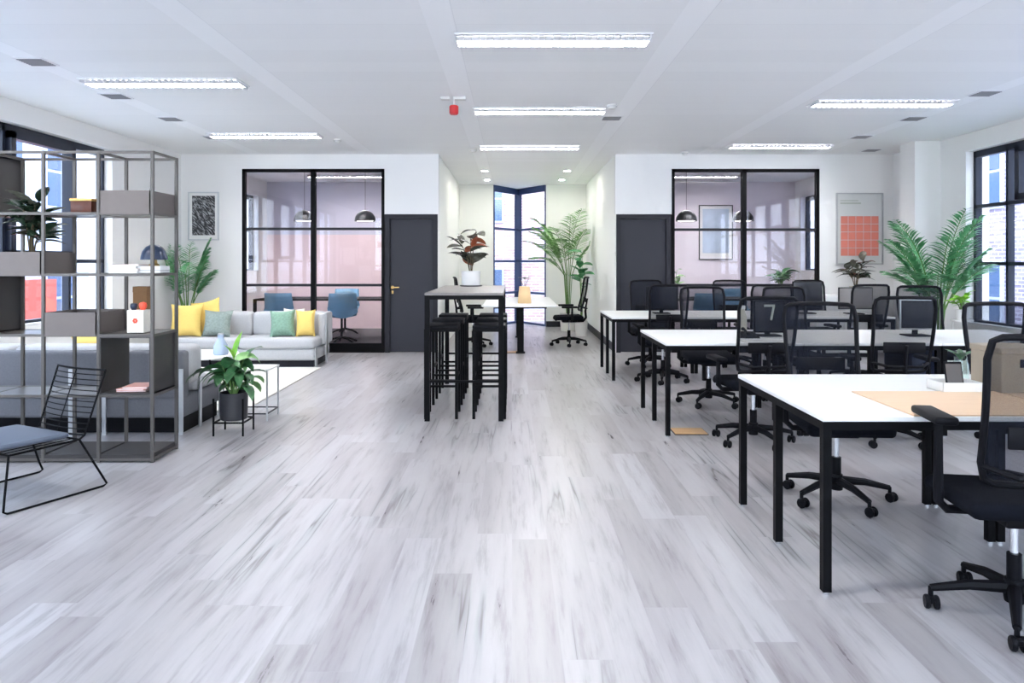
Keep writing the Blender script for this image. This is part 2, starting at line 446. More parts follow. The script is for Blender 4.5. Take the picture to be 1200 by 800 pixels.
struct(MB().box(BX1, AX1 - .02, YA - .02, YA - .001, 0, .12).build('baseboard_back', 'trim'))
# meeting rooms
struct(MB().box(XL, AX0 - .13, YR, YR + .15, 0, 1.95).build('wall_meeting_left_lower', 'rose_wall'))
struct(MB().box(XL, AX0 - .13, YR, YR + .15, 1.95, H).build('wall_meeting_left_upper', 'lilac_wall'))
struct(MB().box(AX1 + .13, XR, YR, YR + .15, 0, H).build('wall_meeting_right', 'white_wall2'))
struct(MB().box(XL, AX0 - .13, YB + T, YR, 0, .012).box(AX1 + .13, XR, YB + T, YR, 0, .012).build('floor_meeting_rooms', 'carpet'))

def win_x(name, xi, sgn, y0, y1, z0, z1, mull, trans, sashes, fr=.05):
    """window in a side wall; xi = inner wall face, sgn = outward direction"""
    e = sempty(name)
    xa, xb = xi + sgn * .10, xi + sgn * .18
    f = MB()
    f.box(xa, xb, y0, y0 + fr, z0, z1).box(xa, xb, y1 - fr, y1, z0, z1).box(xa, xb, y0, y1, z0, z0 + fr).box(xa, xb, y0, y1, z1 - .08, z1)
    for m in mull: f.box(xa, xb, m - .022, m + .022, z0, z1)
    for t in trans: f.box(xa, xb, y0, y1, t - .022, t + .022)
    f.build('window_frame', 'frame_blue', e)
    for (a, b, c, d) in sashes:
        s = MB(); xs, xt = xi + sgn * .05, xi + sgn * .15; k = .075
        s.box(xs, xt, a, a + k, c, d).box(xs, xt, b - k, b, c, d).box(xs, xt, a, b, c, c + k).box(xs, xt, a, b, d - k, d)
        s.build('sash', 'frame_blue', e)
    xm = (xa + xb) / 2
    MB().box(xm - .004, xm + .004, y0 + fr, y1 - fr, z0 + fr, z1 - .08).build('pane', 'glass', e)
    MB().box(xi + sgn * .005, xi + sgn * .3, y0, y1, z0 - .001, z0 + .02).build('window_sill', 'sill', e)
    return e
lm = [8.48, 7.38, 6.3, 5.2, 4.1, 3.0, 2.0]
win_x('window_1', XL, -1, 1.0, 9.2, SL, WT, lm, [1.40], [(7.42, 8.52, 1.44, 2.74), (5.2, 6.3, 1.44, 2.74), (3.0, 4.1, 1.44, 2.74)])
rm = [8.72, 7.6, 6.5, 5.4, 4.3, 3.2, 2.1]
win_x('window_2', XR, 1, 1.0, 9.35, SR, WT, rm, [2.10, 1.37], [(7.4, 8.52, 2.12, 2.76), (5.4, 6.5, 2.12, 2.76), (3.2, 4.3, 2.12, 2.76)])
win_x('window_4', XL, -1, 13.6, 14.5, 1.2, 2.7, [], [2.0], [])
win_x('window_5', XR, 1, 13.8, 14.7, 1.2, 2.7, [], [2.0], [])
# pointed bay window of the alcove
e = sempty('window_3')
f = MB()
zs = [.02, .70, 1.40, 2.11, 2.99]
for (xa, xb) in ((BX0, BXM), (BX1, BXM)):
    for z in zs:
        f.bar((xa, YA + .1, z), (xb, BYM, z), .05, .05 if z < 2.9 else .17)
    f.bar((xa, YA + .1, 0), (xa, YA + .1, H - .01), .06)
f.bar((BXM, BYM, 0), (BXM, BYM, H - .01), .17, .10)
f.build('window_frame', 'bay_frame', e)
g = MB()
for (xa, xb) in ((BX0, BXM), (BX1, BXM)):
    g.bar((xa, YA + .1, 1.5), (xb, BYM, 1.5), .008, 2.9)
g.build('pane', 'glass', e)
struct(MB().add([(BX0 - .1, YA, -.02), (BX1 + .1, YA, -.02), (BXM, BYM + .15, -.02), (BX0 - .1, YA, .002), (BX1 + .1, YA, .002), (BXM, BYM + .15, .002)],
    [(0, 2, 1), (3, 4, 5), (0, 1, 4, 3), (1, 2, 5, 4), (2, 0, 3, 5)]).build('trim_2', 'floor'), 'triangular sill floor of the bay')

def door(name, x0, x1, handle_left, label):
    e = sempty(name, label)
    fr = MB().box(x0, x0 + .07, YB - .015, YB + T, 0, DT).box(x1 - .07, x1, YB - .015, YB + T, 0, DT).box(x0 + .07, x1 - .07, YB - .015, YB + T, DT - .07, DT)
    fr.build('door_frame', 'trim', e)
    MB().rbox(x0 + .073, x1 - .073, YB + .03, YB + .075, .006, DT - .073, .003, 1).build('door_leaf', 'door', e)
    hx = x0 + .11 if handle_left else x1 - .11
    h = MB().lathe([(.0, 0), (.024, 0), (.024, .012), (0, .012)], n=16)
    h.v = [(hx + a, YB + .03 - c, 1.0 + b) for a, b, c in h.v]
    d = 1 if handle_left else -1
    h.tube([(hx, YB + .03, 1.0), (hx, YB - .015, 1.0), (hx + d * .015, YB - .022, 1.0), (hx + d * .11, YB - .022, 1.0)], .009)
    h.rbox(hx - .015, hx + .015, YB + .022, YB + .03, .90, .95, .003)
    h.build('door_handle', 'brass', e)
door('door_1', DL0, DL1, True, 'dark grey door left of the alcove with brass handle')
door('door_2', DR0, DR1, False, 'dark grey door right of the alcove')

def partition(name, x0, x1, xm, zt, trans, label):
    e = sempty(name, label)
    f = MB(); a, b = YB + .0, YB + .07; k = .045
    f.box(x0, x1, a - .01, b, 0, .144)
    f.box(x0, x0 + k, a - .01, b, .144, zt).box(x1 - k, x1, a - .01, b, .144, zt).box(x0, x1, a - .01, b, zt - k, zt)
    f.box(xm - .035, xm + .035, a - .01, b, .144, zt)
    f.build('partition_frame', 'black', e)
    t = MB()
    for z in trans: t.box(x0 + k, xm - .035, a + .01, b - .02, z - .02, z + .02).box(xm + .035, x1 - k, a + .01, b - .02, z - .02, z + .02)
    t.build('transom', 'trim', e)
    for (p, q) in ((x0 + k, xm - .035), (xm + .035, x1 - k)):
        MB().box(p, q, a + .03, a + .038, .144, zt - k).build('pane', 'partition_glass', e)
partition('window_6', PL0, PL1, -3.05, PT, [1.897, 1.033], 'black framed glass partition of the left meeting room')
partition('window_7', PR0, PR1, 3.56, PT, [1.885, 1.033], 'black framed glass partition of the right meeting room')

# ------------------------------------------------------------------ ceiling fittings
def ceiling_light():
    t = thing('ceiling_light', '', 'ceiling light')
    L, W_ = .715, .16
    MB().box(-L, L, -W_, -W_ + .012, -.012, 0).box(-L, L, W_ - .012, W_, -.012, 0).box(-L, -L + .012, -W_, W_, -.012, 0).box(L - .012, L, -W_, W_, -.012, 0).box(-L, L, -W_, W_, -.002, -.0005).build('frame', 'louvre', t)
    MB().box(-L + .02, L - .02, -.07, .07, -.006, -.003).build('diffuser', 'tube', t)
    s = MB()
    n = 26
    for i in range(n + 1):
        x = -L + .012 + (2 * L - .024) * i / n
        s.box(x - .0015, x + .0015, -W_ + .012, W_ - .012, -.034, -.006)
    for y in (-.075, .075): s.box(-L + .012, L - .012, y - .003, y + .003, -.034, -.003)
    s.build('louvre', 'louvre', t)
    return t
cl0 = ceiling_light(); used = False
LPOS = [(.30, 5.36, 'recessed louvred ceiling light, nearest of the central row'), (.30, 7.88, 'recessed louvred ceiling light, second of the central row beyond the red alarm'), (.25, 10.4, 'recessed louvred ceiling light, farthest of the central row, near the alcove'),
        (-3.17, 6.64, 'long ceiling light above the grey shelving, nearer of the two on the left'), (-3.20, 9.42, 'long ceiling light above the far sofa, farther of the two on the left'),
        (3.82, 7.5, 'long ceiling light above the desks, nearer of the two on the right'), (3.80, 10.3, 'long ceiling light near the right glass partition, farther of the two on the right'),
        (.30, 2.84, None), (-3.17, 3.86, None), (3.82, 4.2, None),
        (-3.2, 13.9, None), (3.6, 13.9, None), (-3.2, 12.0, None), (3.6, 12.0, None)]  # extra ceiling lights added to brighten the meeting rooms
for x, y, lab in LPOS:
    o = cl0 if not used else copy_tree(cl0); used = True
    if lab is None:
        lab = 'recessed ceiling light in the far alcove' if (y > 12 and abs(x) < 1) else ('ceiling light added to brighten the left meeting room' if (y > 12 and x < 0) else ('ceiling light added to brighten the right meeting room' if y > 12 else 'ceiling light outside the view, added for brightness'))
        place(o, lab, (x, y, H), 0, 'recessed ceiling lights')
    else: place(o, lab, (x, y, H), 0, 'recessed ceiling lights')

def fill_downlight():  # round ceiling lamp added to brighten the alcove
    t = thing('fill_downlight', '', 'ceiling light')
    MB().lathe([(.055, -.001), (.075, -.001), (.075, -.008), (.055, -.008)]).build('rim', 'louvre', t)
    MB().lathe([(0, -.002), (.055, -.002), (.055, -.004), (0, -.004)]).build('diffuser', 'fill_downlight', t)
    return t
dl = fill_downlight(); used = False
for x, y, lab in [(1.0, 13.15, 'round fill lamp added at the right of the alcove, nearer'), (-.5, 13.15, 'round fill lamp added at the left of the alcove, nearer'), (1.0, 14.6, 'round fill lamp added above the alcove palm'), (-.5, 14.6, 'round fill lamp added in the far left corner of the alcove')]:
    o = dl if not used else copy_tree(dl); used = True
    place(o, lab, (x, y, H), 0, 'round fill lamps added in the alcove')

def vent():
    t = thing('ceiling_vent', '', 'vent')
    MB().box(-.12, .12, -.12, .12, -.006, 0).build('plate', 'louvre', t)
    s = MB()
    for i in range(7): s.box(-.10, .10, -.09 + i * .03 - .006, -.09 + i * .03 + .010, -.010, -.0055)
    s.build('slat', 'vent_grey', t)
    return t
v0 = vent(); used = False
for x, y, lab in [(-3.91, 5.96, 'square ceiling vent at upper left, nearest of the left row'), (-3.93, 7.2, 'square ceiling vent, second of the left row'), (-3.93, 8.35, 'square ceiling vent, third of the left row'), (-3.95, 9.6, 'square ceiling vent, farthest of the left row'),
                  (4.62, 7.08, 'square ceiling vent at upper right, nearest of the right row'), (4.61, 8.33, 'square ceiling vent, second of the right row'), (4.6, 9.55, 'square ceiling vent, third of the right row'), (5.3, 10.7, 'square ceiling vent in the far right corner behind the column'),
                  (1.14, 8.3, 'square ceiling vent right of the second central light')]:
    o = v0 if not used else copy_tree(v0); used = True
    place(o, lab, (x, y, H), 0, 'ceiling vents')
def detector(x, y, lab):
    t = thing('smoke_detector', lab, 'smoke detector', (x, y, H))
    MB().lathe([(0, 0), (.055, 0), (.055, -.015), (.03, -.045), (0, -.045)]).build('housing', 'pot_white', t)
    MB().lathe([(.035, -.035), (.050, -.022), (.052, -.02)], n=20).build('grille', 'frame_grey', t)
detector(-2.35, 9.77, 'round white smoke detector beside the far left ceiling light')
detector(-.56, 10.6, 'round white smoke detector left of the alcove mouth')
detector(1.05, 7.6, 'round white smoke detector by the second central light')
detector(2.6, 10.9, 'round white smoke detector above the right glass partition')
t = thing('fire_alarm', 'red fire alarm sounder hanging from the ceiling on white plate', 'fire alarm', (-.58, 7.25, H))
MB().rbox(-.13, -.04, -.04, .04, -.03, 0, .008).rbox(0, .12, -.04, .04, -.03, 0, .008).build('plate', 'pot_white', t)
MB().lathe([(0, -.085), (.038, -.085), (.046, -.095), (.046, -.16), (.036, -.175), (0, -.175)], .0, 0).build('sounder', 'red', t)
MB().lathe([(.012, 0), (.012, -.09)]).build('stem', 'pot_white', t)

# ------------------------------------------------------------------ bench desks
def bench_desk(L=1.10, D=1.14):
    t = thing('bench_desk', '', 'desk')
    MB().rbox(0, L - .004, 0, D, .728, .75, .003, 1).build('tabletop', 'desk_white', t)
    k = .036; f = MB()
    for y in (.004, D / 2 - k / 2, D - .004 - k): f.box(.004 + k, L - .008 - k, y, y + k, .692, .727)
    for x in (.004, L - .008 - k): f.box(x, x + k, .004, D - .004, .692, .727)
    f.build('frame', 'black', t)
    for x in (.004, L - .008 - k):
        for y in (.004, D / 2 - k / 2, D - .004 - k):
            l = MB().box(x, x + k, y, y + k, .012, .692).build('leg', 'black', t)
            MB().lathe([(0, 0), (.014, 0), (.014, .012), (0, .012)], x + k / 2, y + k / 2, 12).build('foot', 'chrome', l)
    return t
d0 = bench_desk(); used = False
G = 'white bench desks on the right'
for x, y, lab in [(1.30, 3.035, 'nearest white bench desk with black legs, wood board lying on it'), (2.40, 3.035, 'white bench desk at the right picture edge carrying the grey brown box'),
                  (1.22, 5.76, 'middle row white bench desk, leftmost, aisle end'), (2.32, 5.76, 'middle row white bench desk, centre one'), (3.42, 5.76, 'middle row white bench desk, rightmost toward the windows'),
                  (1.16, 8.42, 'farthest row white bench desk, leftmost, in front of the grey door'), (2.26, 8.42, 'farthest row white bench desk in front of the right glass partition'), (3.36, 8.42, 'farthest row white bench desk, rightmost, before the coral poster')]:
    o = d0 if not used else copy_tree(d0); used = True
    place(o, lab, (x, y, 0), 0, G)

# ------------------------------------------------------------------ office chairs
def office_chair(arm_h, label='', base_rot=0.):
    t = thing('office_chair', label, 'chair')
    # five star base, its tips are children
    b = MB()
    b.lathe([(0, .06), (.034, .06), (.040, .10), (.034, .15), (0, .15)], n=16)
    for k in range(5):
        a = 2 * PI * k / 5; c, s = math.cos(a), math.sin(a)
        b.tube([(.02 * c, .02 * s, .115), (.16 * c, .16 * s, .108), (.295 * c, .295 * s, .080)], [.026, .021, .015], 8)
    base = b.build('base', 'plastic', t, rz=base_rot)
    for k in range(5):
        a = 2 * PI * k / 5; c, s = math.cos(a) * .295, math.sin(a) * .295
        w = MB()
        for d in (-.017, .017):
            w.lathe([(0, d - .009), (.024, d - .009), (.028, d - .004), (.028, d + .004), (.024, d + .009), (0, d + .009)], s + .012, .028, 14, 'x')
        w.v = [(x + c, y, z) for x, y, z in w.v]
        w.tube([(c, s, .085), (c, s, .045)], .010, 8)
        w.rbox(c - .012, c + .012, s - .008, s + .03, .025, .05, .004, 1)
        w.build('caster', 'plastic', base)
    g = MB().lathe([(0, .14), (.026, .14), (.026, .25), (0, .25)], n=16)
    g.build('column_cover', 'plastic', t)
    MB().lathe([(0, .25), (.015, .25), (.015, .40), (0, .40)], n=14).build('gas_lift', 'chrome', t)
    MB().rbox(-.09, .09, -.13, .12, .385, .43, .012).tube([(.09, .05, .41), (.22, .05, .405)], .007).build('mechanism', 'plastic', t)
    s = MB()
    s.rbox(-.245, .245, -.22, .25, .435, .505, .034, 4)
    s.v = [(x, y, z - (.03 * max(0, (y - .15) / .1) ** 2 if z > .44 else 0)) for x, y, z in s.v]
    s.build('seat', 'seat_fabric', t)
    # backrest: rounded trapezoid ring, leaning back, bowed
    def bp(u, z):    # u in -1..1
        hw = .205 + .018 * (z - .60) / .52
        y = -.215 - .11 * ((z - .58) / .54) - .02 * math.sin(PI * (z - .58) / .54) + .045 * u * u
        return (u * hw, y, z)
    ring = []
    N = 10
    def rr(u, z): ring.append(bp(u, z))
    z0, z1 = .575, 1.125
    for i in range(N + 1): rr(-1 + 2 * i / N if 0 < i < N else (-.93 if i == 0 else .93), z0 + (.012 if i in (0, N) else (.0)))
    for i in range(1, N): rr(1, z0 + .03 + (z1 - z0 - .06) * i / N)
    for i in range(N + 1):
        u = 1 - 2 * i / N
        rr(u if 0 < i < N else (.93 if i == 0 else -.93), z1 - (.012 if i in (0, N) else 0) + .008 * (1 - u * u))
    for i in range(1, N): rr(-1, z1 - .03 - (z1 - z0 - .06) * i / N)
    MB().tube(ring, .0135, 8, closed=True).build('backrest_frame', 'plastic', t)
    ms = MB(); NU, NV = 10, 12
    vs = [bp(-.97 + 1.94 * i / NU, z0 + .01 + (z1 - z0 - .015) * j / NV) for j in range(NV + 1) for i in range(NU + 1)]
    fs = [(j * (NU + 1) + i, j * (NU + 1) + i + 1, (j + 1) * (NU + 1) + i + 1, (j + 1) * (NU + 1) + i) for j in range(NV) for i in range(NU)]
    ms.add(vs, fs, True)
    ms.build('backrest_mesh', 'mesh', t)
    sp = MB()
    sp.tube([(0, -.10, .40), (0, -.24, .405), (0, -.285, .46), (0, -.275, .56), (0, -.285, .66), (0, -.31, .78)], [.022, .022, .020, .018, .016, .012], 8)
    sp.tube([bp(-1, .64), (-.12, -.285, .62), (0, -.285, .62), (.12, -.285, .62), bp(1, .64)], .011, 8)
    sp.build('back_support', 'plastic', t)
    MB().rbox(-.15, .15, -.262, -.248, .72, .80, .006).shift(0, -.012, 0).build('lumbar_pad', 'plastic', t)
    for sx in (-1, 1):
        a = MB()
        a.tube([(sx * .08, 0, .41), (sx * .25, -.01, .415), (sx * .285, -.02, .45), (sx * .285, -.02, arm_h - .02)], [.016, .018, .020, .016], 8)
        ar = a.build('armrest', 'plastic', t)
        MB().rbox(sx * .285 - .043, sx * .285 + .043, -.11, .15, arm_h - .02, arm_h + .012, .012, 3).build('arm_pad', 'plastic', ar)
    return t
# near chair, arms raised above the desk edge
nc = office_chair(.785, 'large black mesh office chair in the right foreground, raised arms and clear casters', R(165 + 9))
nc.location = (1.98, 2.86, 0); nc.rotation_euler.z = R(-9)
oc = office_chair(.655)
used = False
G = 'black mesh office chairs at the bench desks'
CH = [(1.91, 4.27, 176, 208, 'black mesh office chair on the far side of the nearest desk'),
      (3.06, 4.27, 184, 30, 'black mesh office chair behind the nearest desks at the right picture edge'),
      (1.87, 5.62, 4, 142, 'black mesh office chair before the middle row, by the screen marked 7'),
      (2.93, 5.64, -5, 80, 'black mesh office chair before the middle row, beside the navy computer case'),
      (3.98, 5.64, 5, 20, 'black mesh office chair before the middle row, closest to the windows'),
      (1.93, 7.12, 178, 234, 'black mesh office chair beyond the middle row, nearest the aisle'),
      (2.80, 7.12, 186, 12, 'black mesh office chair beyond the middle row, centre one'),
      (4.28, 7.42, 172, 55, 'black mesh office chair beyond the middle row, nearest the windows'),
      (1.76, 8.46, 3, 40, 'black mesh office chair at the near side of the farthest row, nearest the aisle'),
      (2.95, 8.46, -4, 10, 'black mesh office chair at the near side of the farthest row, centre one'),
      (4.02, 8.46, 6, 66, 'black mesh office chair at the near side of the farthest row, below the coral poster'),
      (1.86, 9.74, 182, 100, 'black mesh office chair in front of the right grey door'),
      (2.98, 9.74, 176, 15, 'black mesh office chair in front of the right glass partition, left one'),
      (4.12, 9.74, 185, 50, 'black mesh office chair in front of the right glass partition, right one')]
for x, y, rz, br, lab in CH:
    o = oc if not used else copy_tree(oc); used = True
    place(o, lab, (x, y, 0), R(rz), G)
    for ch in o.children:
        if ch.name.startswith('base'): ch.rotation_euler.z = R(br - rz)
# alcove chairs
o = copy_tree(oc); place(o, 'black mesh office chair right of the alcove desk, seen from the side', (.95, 12.1, 0), R(92), G)
o = copy_tree(oc); place(o, 'black mesh office chair left of the alcove desk, behind the bar table', (-.64, 12.0, 0), R(-84), G)

# ------------------------------------------------------------------ monitors and desk things
def monitor(name, loc, w, zb, zt, label, scr='screen', rz=0, silver=False, foot_w=.2):
    t = thing(name, label, 'monitor', loc, rz)     # origin on the desk surface
    MB().rbox(-w / 2, w / 2, 0, .03, zb, zt, .008).build('housing', 'silver' if silver else 'plastic', t)
    MB().rbox(-w / 2 + .010, w / 2 - .010, -.003, .001, zb + .014, zt - .010, .001, 1).build('screen', scr, t)
    MB().rbox(-foot_w / 2, foot_w / 2, -.03, .13, 0, .012, .005).bar((0, .06, .01), (0, .045, (zb + zt) / 2), .045, .015).build('stand', 'plastic', t)
    return t
DZ = .7502
mn = monitor('monitor', (2.23, 6.28, DZ), .27, .03, .31, 'black screen marked with a pale 7, standing on the middle row')
# the pale figure 7
MB().box(-.05, .045, -.0045, -.003, .255, .275).bar((.036, -.0037, .265), (.012, -.0037, .14), .018, .0015, up=(0, 1, 0)).build('figure_seven', 'grey_ink', mn)
monitor('monitor', (3.52, 6.28, DZ), .32, .055, .32, 'black screen with silver rim on the middle row, before the palm', silver=True)
monitor('monitor', (1.86, 8.98, DZ), .40, .05, .34, 'black screen on the farthest row, before the grey door')
monitor('monitor', (3.66, 8.98, DZ), .37, .05, .40, 'tall black screen on the farthest row, beside the coral poster')
monitor('monitor', (4.22, 8.90, DZ), .42, .06, .33, 'brownish screen on the farthest row, beneath the dark leafy plant', scr='screen_brown')

t = thing('bottle', 'beige drinks bottle standing left of the screen marked 7', 'bottle', (1.98, 6.22, DZ))
MB().lathe([(0, 0), (.030, 0), (.033, .01), (.033, .17), (.018, .21), (.018, .24), (0, .24)]).build('body', 'bottle', t)
MB().lathe([(0, .24), (.020, .24), (.020, .27), (0, .27)]).build('cap', 'pot_white', t)
t = thing('keyboard', 'thin white keyboard in front of the screen marked 7', 'keyboard', (2.05, 5.93, DZ))
MB().rbox(-.19, .19, -.055, .055, 0, .012, .004).build('case', 'pot_white', t)
k = MB()
for i in range(14):
    for j in range(4): k.box(-.178 + i * .0255, -.178 + i * .0255 + .021, -.045 + j * .023, -.045 + j * .023 + .018, .012, .016)
k.build('key', 'paper', t)['kind'] = 'stuff'
t = thing('desk_phone', 'small black desk phone beside the beige bottle', 'phone', (1.98, 6.04, DZ))
MB().add([(-.06, -.08, 0), (.06, -.08, 0), (.06, .08, 0), (-.06, .08, 0), (-.06, -.08, .02), (.06, -.08, .02), (.06, .08, .06), (-.06, .08, .06)],
         [(0, 3, 2, 1), (4, 5, 6, 7), (0, 1, 5, 4), (1, 2, 6, 5), (2, 3, 7, 6), (3, 0, 4, 7)]).build('body', 'plastic', t)
MB().tube([(-.035, -.07, .05), (-.035, -.03, .062), (-.035, .03, .078), (-.035, .07, .08)], [.016, .010, .010, .016]).build('handset', 'plastic', t)
# PC tower standing under middle row
t = thing('computer_case', 'navy computer case with silver badge under the middle row of desks', 'computer', (3.34, 5.86, 0))
MB().rbox(-.11, .11, 0, .44, .28, .69, .01).build('case', 'navy', t)
MB().rbox(-.03, .03, -.003, .002, .56, .575, .001, 1).box(-.012, .012, -.003, .002, .535, .558).build('badge', 'chrome', t)
MB().box(-.12, -.112, .04, .4, .27, .692).box(.112, .12, .04, .4, .27, .692).box(-.12, .12, .04, .4, .27, .279).build('cradle', 'black', t)

# items on the nearest desk
tag(MB().rbox(1.685, 2.395, 3.04, 3.60, 0, .006, .001, 1).shift(0, 0, DZ).build('wood_board', 'ply'), 'pale wood board lying flat on the nearest white desk', 'board')
t = thing('wood_board', 'pale wood board on the desk at the right picture edge', 'board', (2.405, 3.04, DZ))
MB().rbox(0, .9, 0, .56, 0, .006, .001, 1).build('board', 'ply', t)
t = thing('desk_tray', 'low white desk tray at the right end of the nearest desk', 'tray', (2.20, 3.62, DZ))
MB().rbox(-.075, .13, -.045, .10, 0, .008, .003).rbox(-.075, .13, -.045, -.038, 0, .05, .003).rbox(-.075, .13, .093, .10, 0, .05, .003).rbox(-.075, -.068, -.045, .10, 0, .05, .003).rbox(.123, .13, -.045, .10, 0, .05, .003).build('tray', 'pot_white', t)
t = thing('tablet', 'small dark tablet propped upright in the white desk tray', 'tablet', (2.22, 3.63, DZ + .0085))
b = MB().rbox(-.045, .045, -.004, .004, 0, .135, .003); b.v = [(x, y + z * .22, z) for x, y, z in b.v]; b.build('body', 'plastic', t)
b = MB().rbox(-.038, .038, -.0055, -.004, .012, .125, .0005, 1); b.v = [(x, y + z * .22, z) for x, y, z in b.v]; b.build('screen', 'screen_brown', t)
t = thing('glass_jar', 'clear glass jar with a green cutting beside the tablet', 'jar', (2.40, 3.88, DZ))
MB().lathe([(0, .002), (.035, .002), (.04, .02), (.04, .10), (.03, .12), (.032, .14)]).build('jar', glass_mat('jar_glass', (.85, .95, .93), 2.), t)
def leaf(mb, base, az, el, L, W_, droop=.4, seg=6, fold=.15, tw=0.):
    """a pointed leaf blade that starts at base and bends down"""
    p = Vector(base); vs = []; side = Vector((-math.sin(az), math.cos(az), 0))
    e = el
    for i in range(seg + 1):
        u = i / seg
        w = W_ * (math.sin(PI * min(1, u ** .8 * .97 + .03))) ** .8 if i < seg else 0.002
        d = Vector((math.cos(az) * math.cos(e), math.sin(az) * math.cos(e), math.sin(e)))
        n = side.cross(d).normalized()
        sd = (side * math.cos(tw) + n * math.sin(tw))
        nn = sd.cross(d).normalized()
        up = -nn if nn.z < 0 else nn
        vs += [p - sd * w / 2 + up * fold * w, p, p + sd * w / 2 + up * fold * w]
        p = p + d * (L / seg); e -= droop / seg
    fs = []
    for i in range(seg):
        a = i * 3
        fs += [(a, a + 1, a + 4, a + 3), (a + 1, a + 2, a + 5, a + 4)]
    mb.add(vs, fs, True)
lf = MB()
for i in range(6): leaf(lf, (.0, 0, .12), i * 1.1, .9, .10, .035, .8)
lf.build('foliage', 'leaf_mid', t)
t = thing('storage_box', 'grey brown cardboard storage box with dark handle slot on the desk at the right edge', 'box', (2.50, 3.66, DZ))
MB().rbox(-.11, .14, -.12, .12, 0, .21, .004, 1).build('body', 'kraft', t)
MB().rbox(-.02, .09, -.123, -.119, .13, .17, .001, 1).build('handle_slot', 'plastic', t)
MB().rbox(-.115, .145, -.125, .125, .195, .225, .004, 1).build('lid', 'kraft', t)

for x, y, w_, d_, lab in [(1.45, 5.95, .26, .2, 'wooden floor box lid beneath the middle row desk'), (.02, 11.15, .2, .2, 'wooden floor box lid beneath the alcove desk')]:
    t = thing('floor_box', lab, 'floor box', (x, y, 0))
    MB().rbox(-w_ / 2, w_ / 2, -d_ / 2, d_ / 2, 0, .012, .003, 1).build('lid', 'floor_lid', t)
    MB().box(-w_ / 2 - .006, w_ / 2 + .006, -d_ / 2 - .006, d_ / 2 + .006, 0, .006).build('rim', 'trim', t)

# ------------------------------------------------------------------ bar table and stools
t = thing('bar_table', 'tall black framed bar table with grey top in mid room', 'table', (-.765, 6.34, 0))
BW, BD, BZ = .69, 1.98, 1.123
MB().rbox(0, BW, 0, BD, BZ - .022, BZ, .004, 1).build('tabletop', 'bar_top', t)
f = MB(); k = .044
for y in (0, BD - k): f.box(k, BW - k, y + .002, y + k - .002, BZ - .058, BZ - .023)
for x in (0, BW - k): f.box(x + .002, x + k - .002, k, BD - k, BZ - .058, BZ - .023)
f.build('frame', 'black', t)
for x in (0, BW - k):
    for y in (0, BD - k): MB().box(x, x + k, y, y + k, 0, BZ - .023).build('leg', 'black', t)
MB().box(k, BW - k, .012, .032, .335, .357).build('foot_rail', 'black', t)
MB().box(k, BW - k, BD - .032, BD - .012, .335, .357).build('foot_rail', 'black', t)

def stool():
    t = thing('bar_stool', '', 'stool')
    W_, D_, Z_ = .30, .34, .83; k = .026
    MB().rbox(0, W_, 0, D_, Z_ - .03, Z_, .008).build('seat', 'plastic', t)
    f = MB()
    for y in (0, D_ - k): f.box(k, W_ - k, y, y + k, Z_ - .056, Z_ - .031)
    for x in (0, W_ - k): f.box(x, x + k, k, D_ - k, Z_ - .056, Z_ - .031)
    f.build('frame', 'black', t)
    for x in (0, W_ - k):
        for y in (0, D_ - k): MB().box(x, x + k, y, y + k, 0, Z_ - .031).build('leg', 'black', t)
    MB().box(k, W_ - k, .006, .022, .28, .30).box(k, W_ - k, D_ - .022, D_ - .006, .28, .30).build('foot_rail', 'black', t)
    MB().box(.006, .022, k, D_ - k, .36, .38).box(W_ - .022, W_ - .006, k, D_ - k, .36, .38).build('foot_rail', 'black', t)
    return t
s0 = stool(); used = False
for i, y in enumerate((6.43, 7.06, 7.69)):
    for j, x in enumerate((-.780, -.352)):
        o = s0 if not used else copy_tree(s0); used = True
        # keep clear of the table legs: the first pair stands just inside
        place(o, 'black square bar stool under the %s side of the bar table, %s' % (('left', 'right')[j], ('nearest of three', 'middle of three', 'farthest of three')[i]), (x + (.0 if i == 0 else .0), y, 0), 0, 'bar stools at the bar table')

# ------------------------------------------------------------------ plants
def leafy(name, label, loc, pot, potm, stems, lm, n, L, W_, seed, spread=.12, hs=(.1, .5), extra=None, droop=.9, stemm='stem', lean=(0, 0)):
    """potted plant with broad leaves on short stems. pot = profile list"""
    r = random.Random(seed)
    t = thing(name, label, 'plant', loc)
    MB().lathe(pot).build('pot', potm, t)
    rim = pot[-1][1]; rr = pot[-1][0]
    MB().lathe([(0, rim - .02), (rr * .93, rim - .02)]).build('soil', 'soil', t)
    st = MB(); lf = MB(); lf2 = MB()
    for i in range(stems):
        a = 2 * PI * i / stems + r.random() * .6
        h = hs[0] + (hs[1] - hs[0]) * (i + 1) / stems * r.uniform(.85, 1.1)
        q = spread * r.uniform(.3, 1.)
        tip = Vector((math.cos(a) * q + lean[0] * h, math.sin(a) * q + lean[1] * h, rim + h))
        mid = Vector((math.cos(a) * q * .4, math.sin(a) * q * .4, rim + h * .5))
        st.tube([(math.cos(a) * .01, math.sin(a) * .01, rim - .03), mid, tip], [.007, .005, .003], 6)
        for k in range(n):
            u = .3 + .7 * (k + 1) / n
            p = mid.lerp(tip, (u - .3) / .7) if u > .3 else mid
            az = a + r.uniform(-1.7, 1.7) + k * 2.4
            (lf2 if (extra and r.random() < .16) else lf)
            tgt = lf2 if (extra and r.random() < .14) else lf
            leaf(tgt, p, az, r.uniform(.1, .9), L * r.uniform(.7, 1.1), W_ * r.uniform(.8, 1.1), droop * r.uniform(.5, 1.3), 6, .12, r.uniform(-.5, .5))
    st.build('stem', stemm, t); lf.build('foliage', lm, t)
    if extra and lf2.v: lf2.build('foliage', extra, t)
    return t
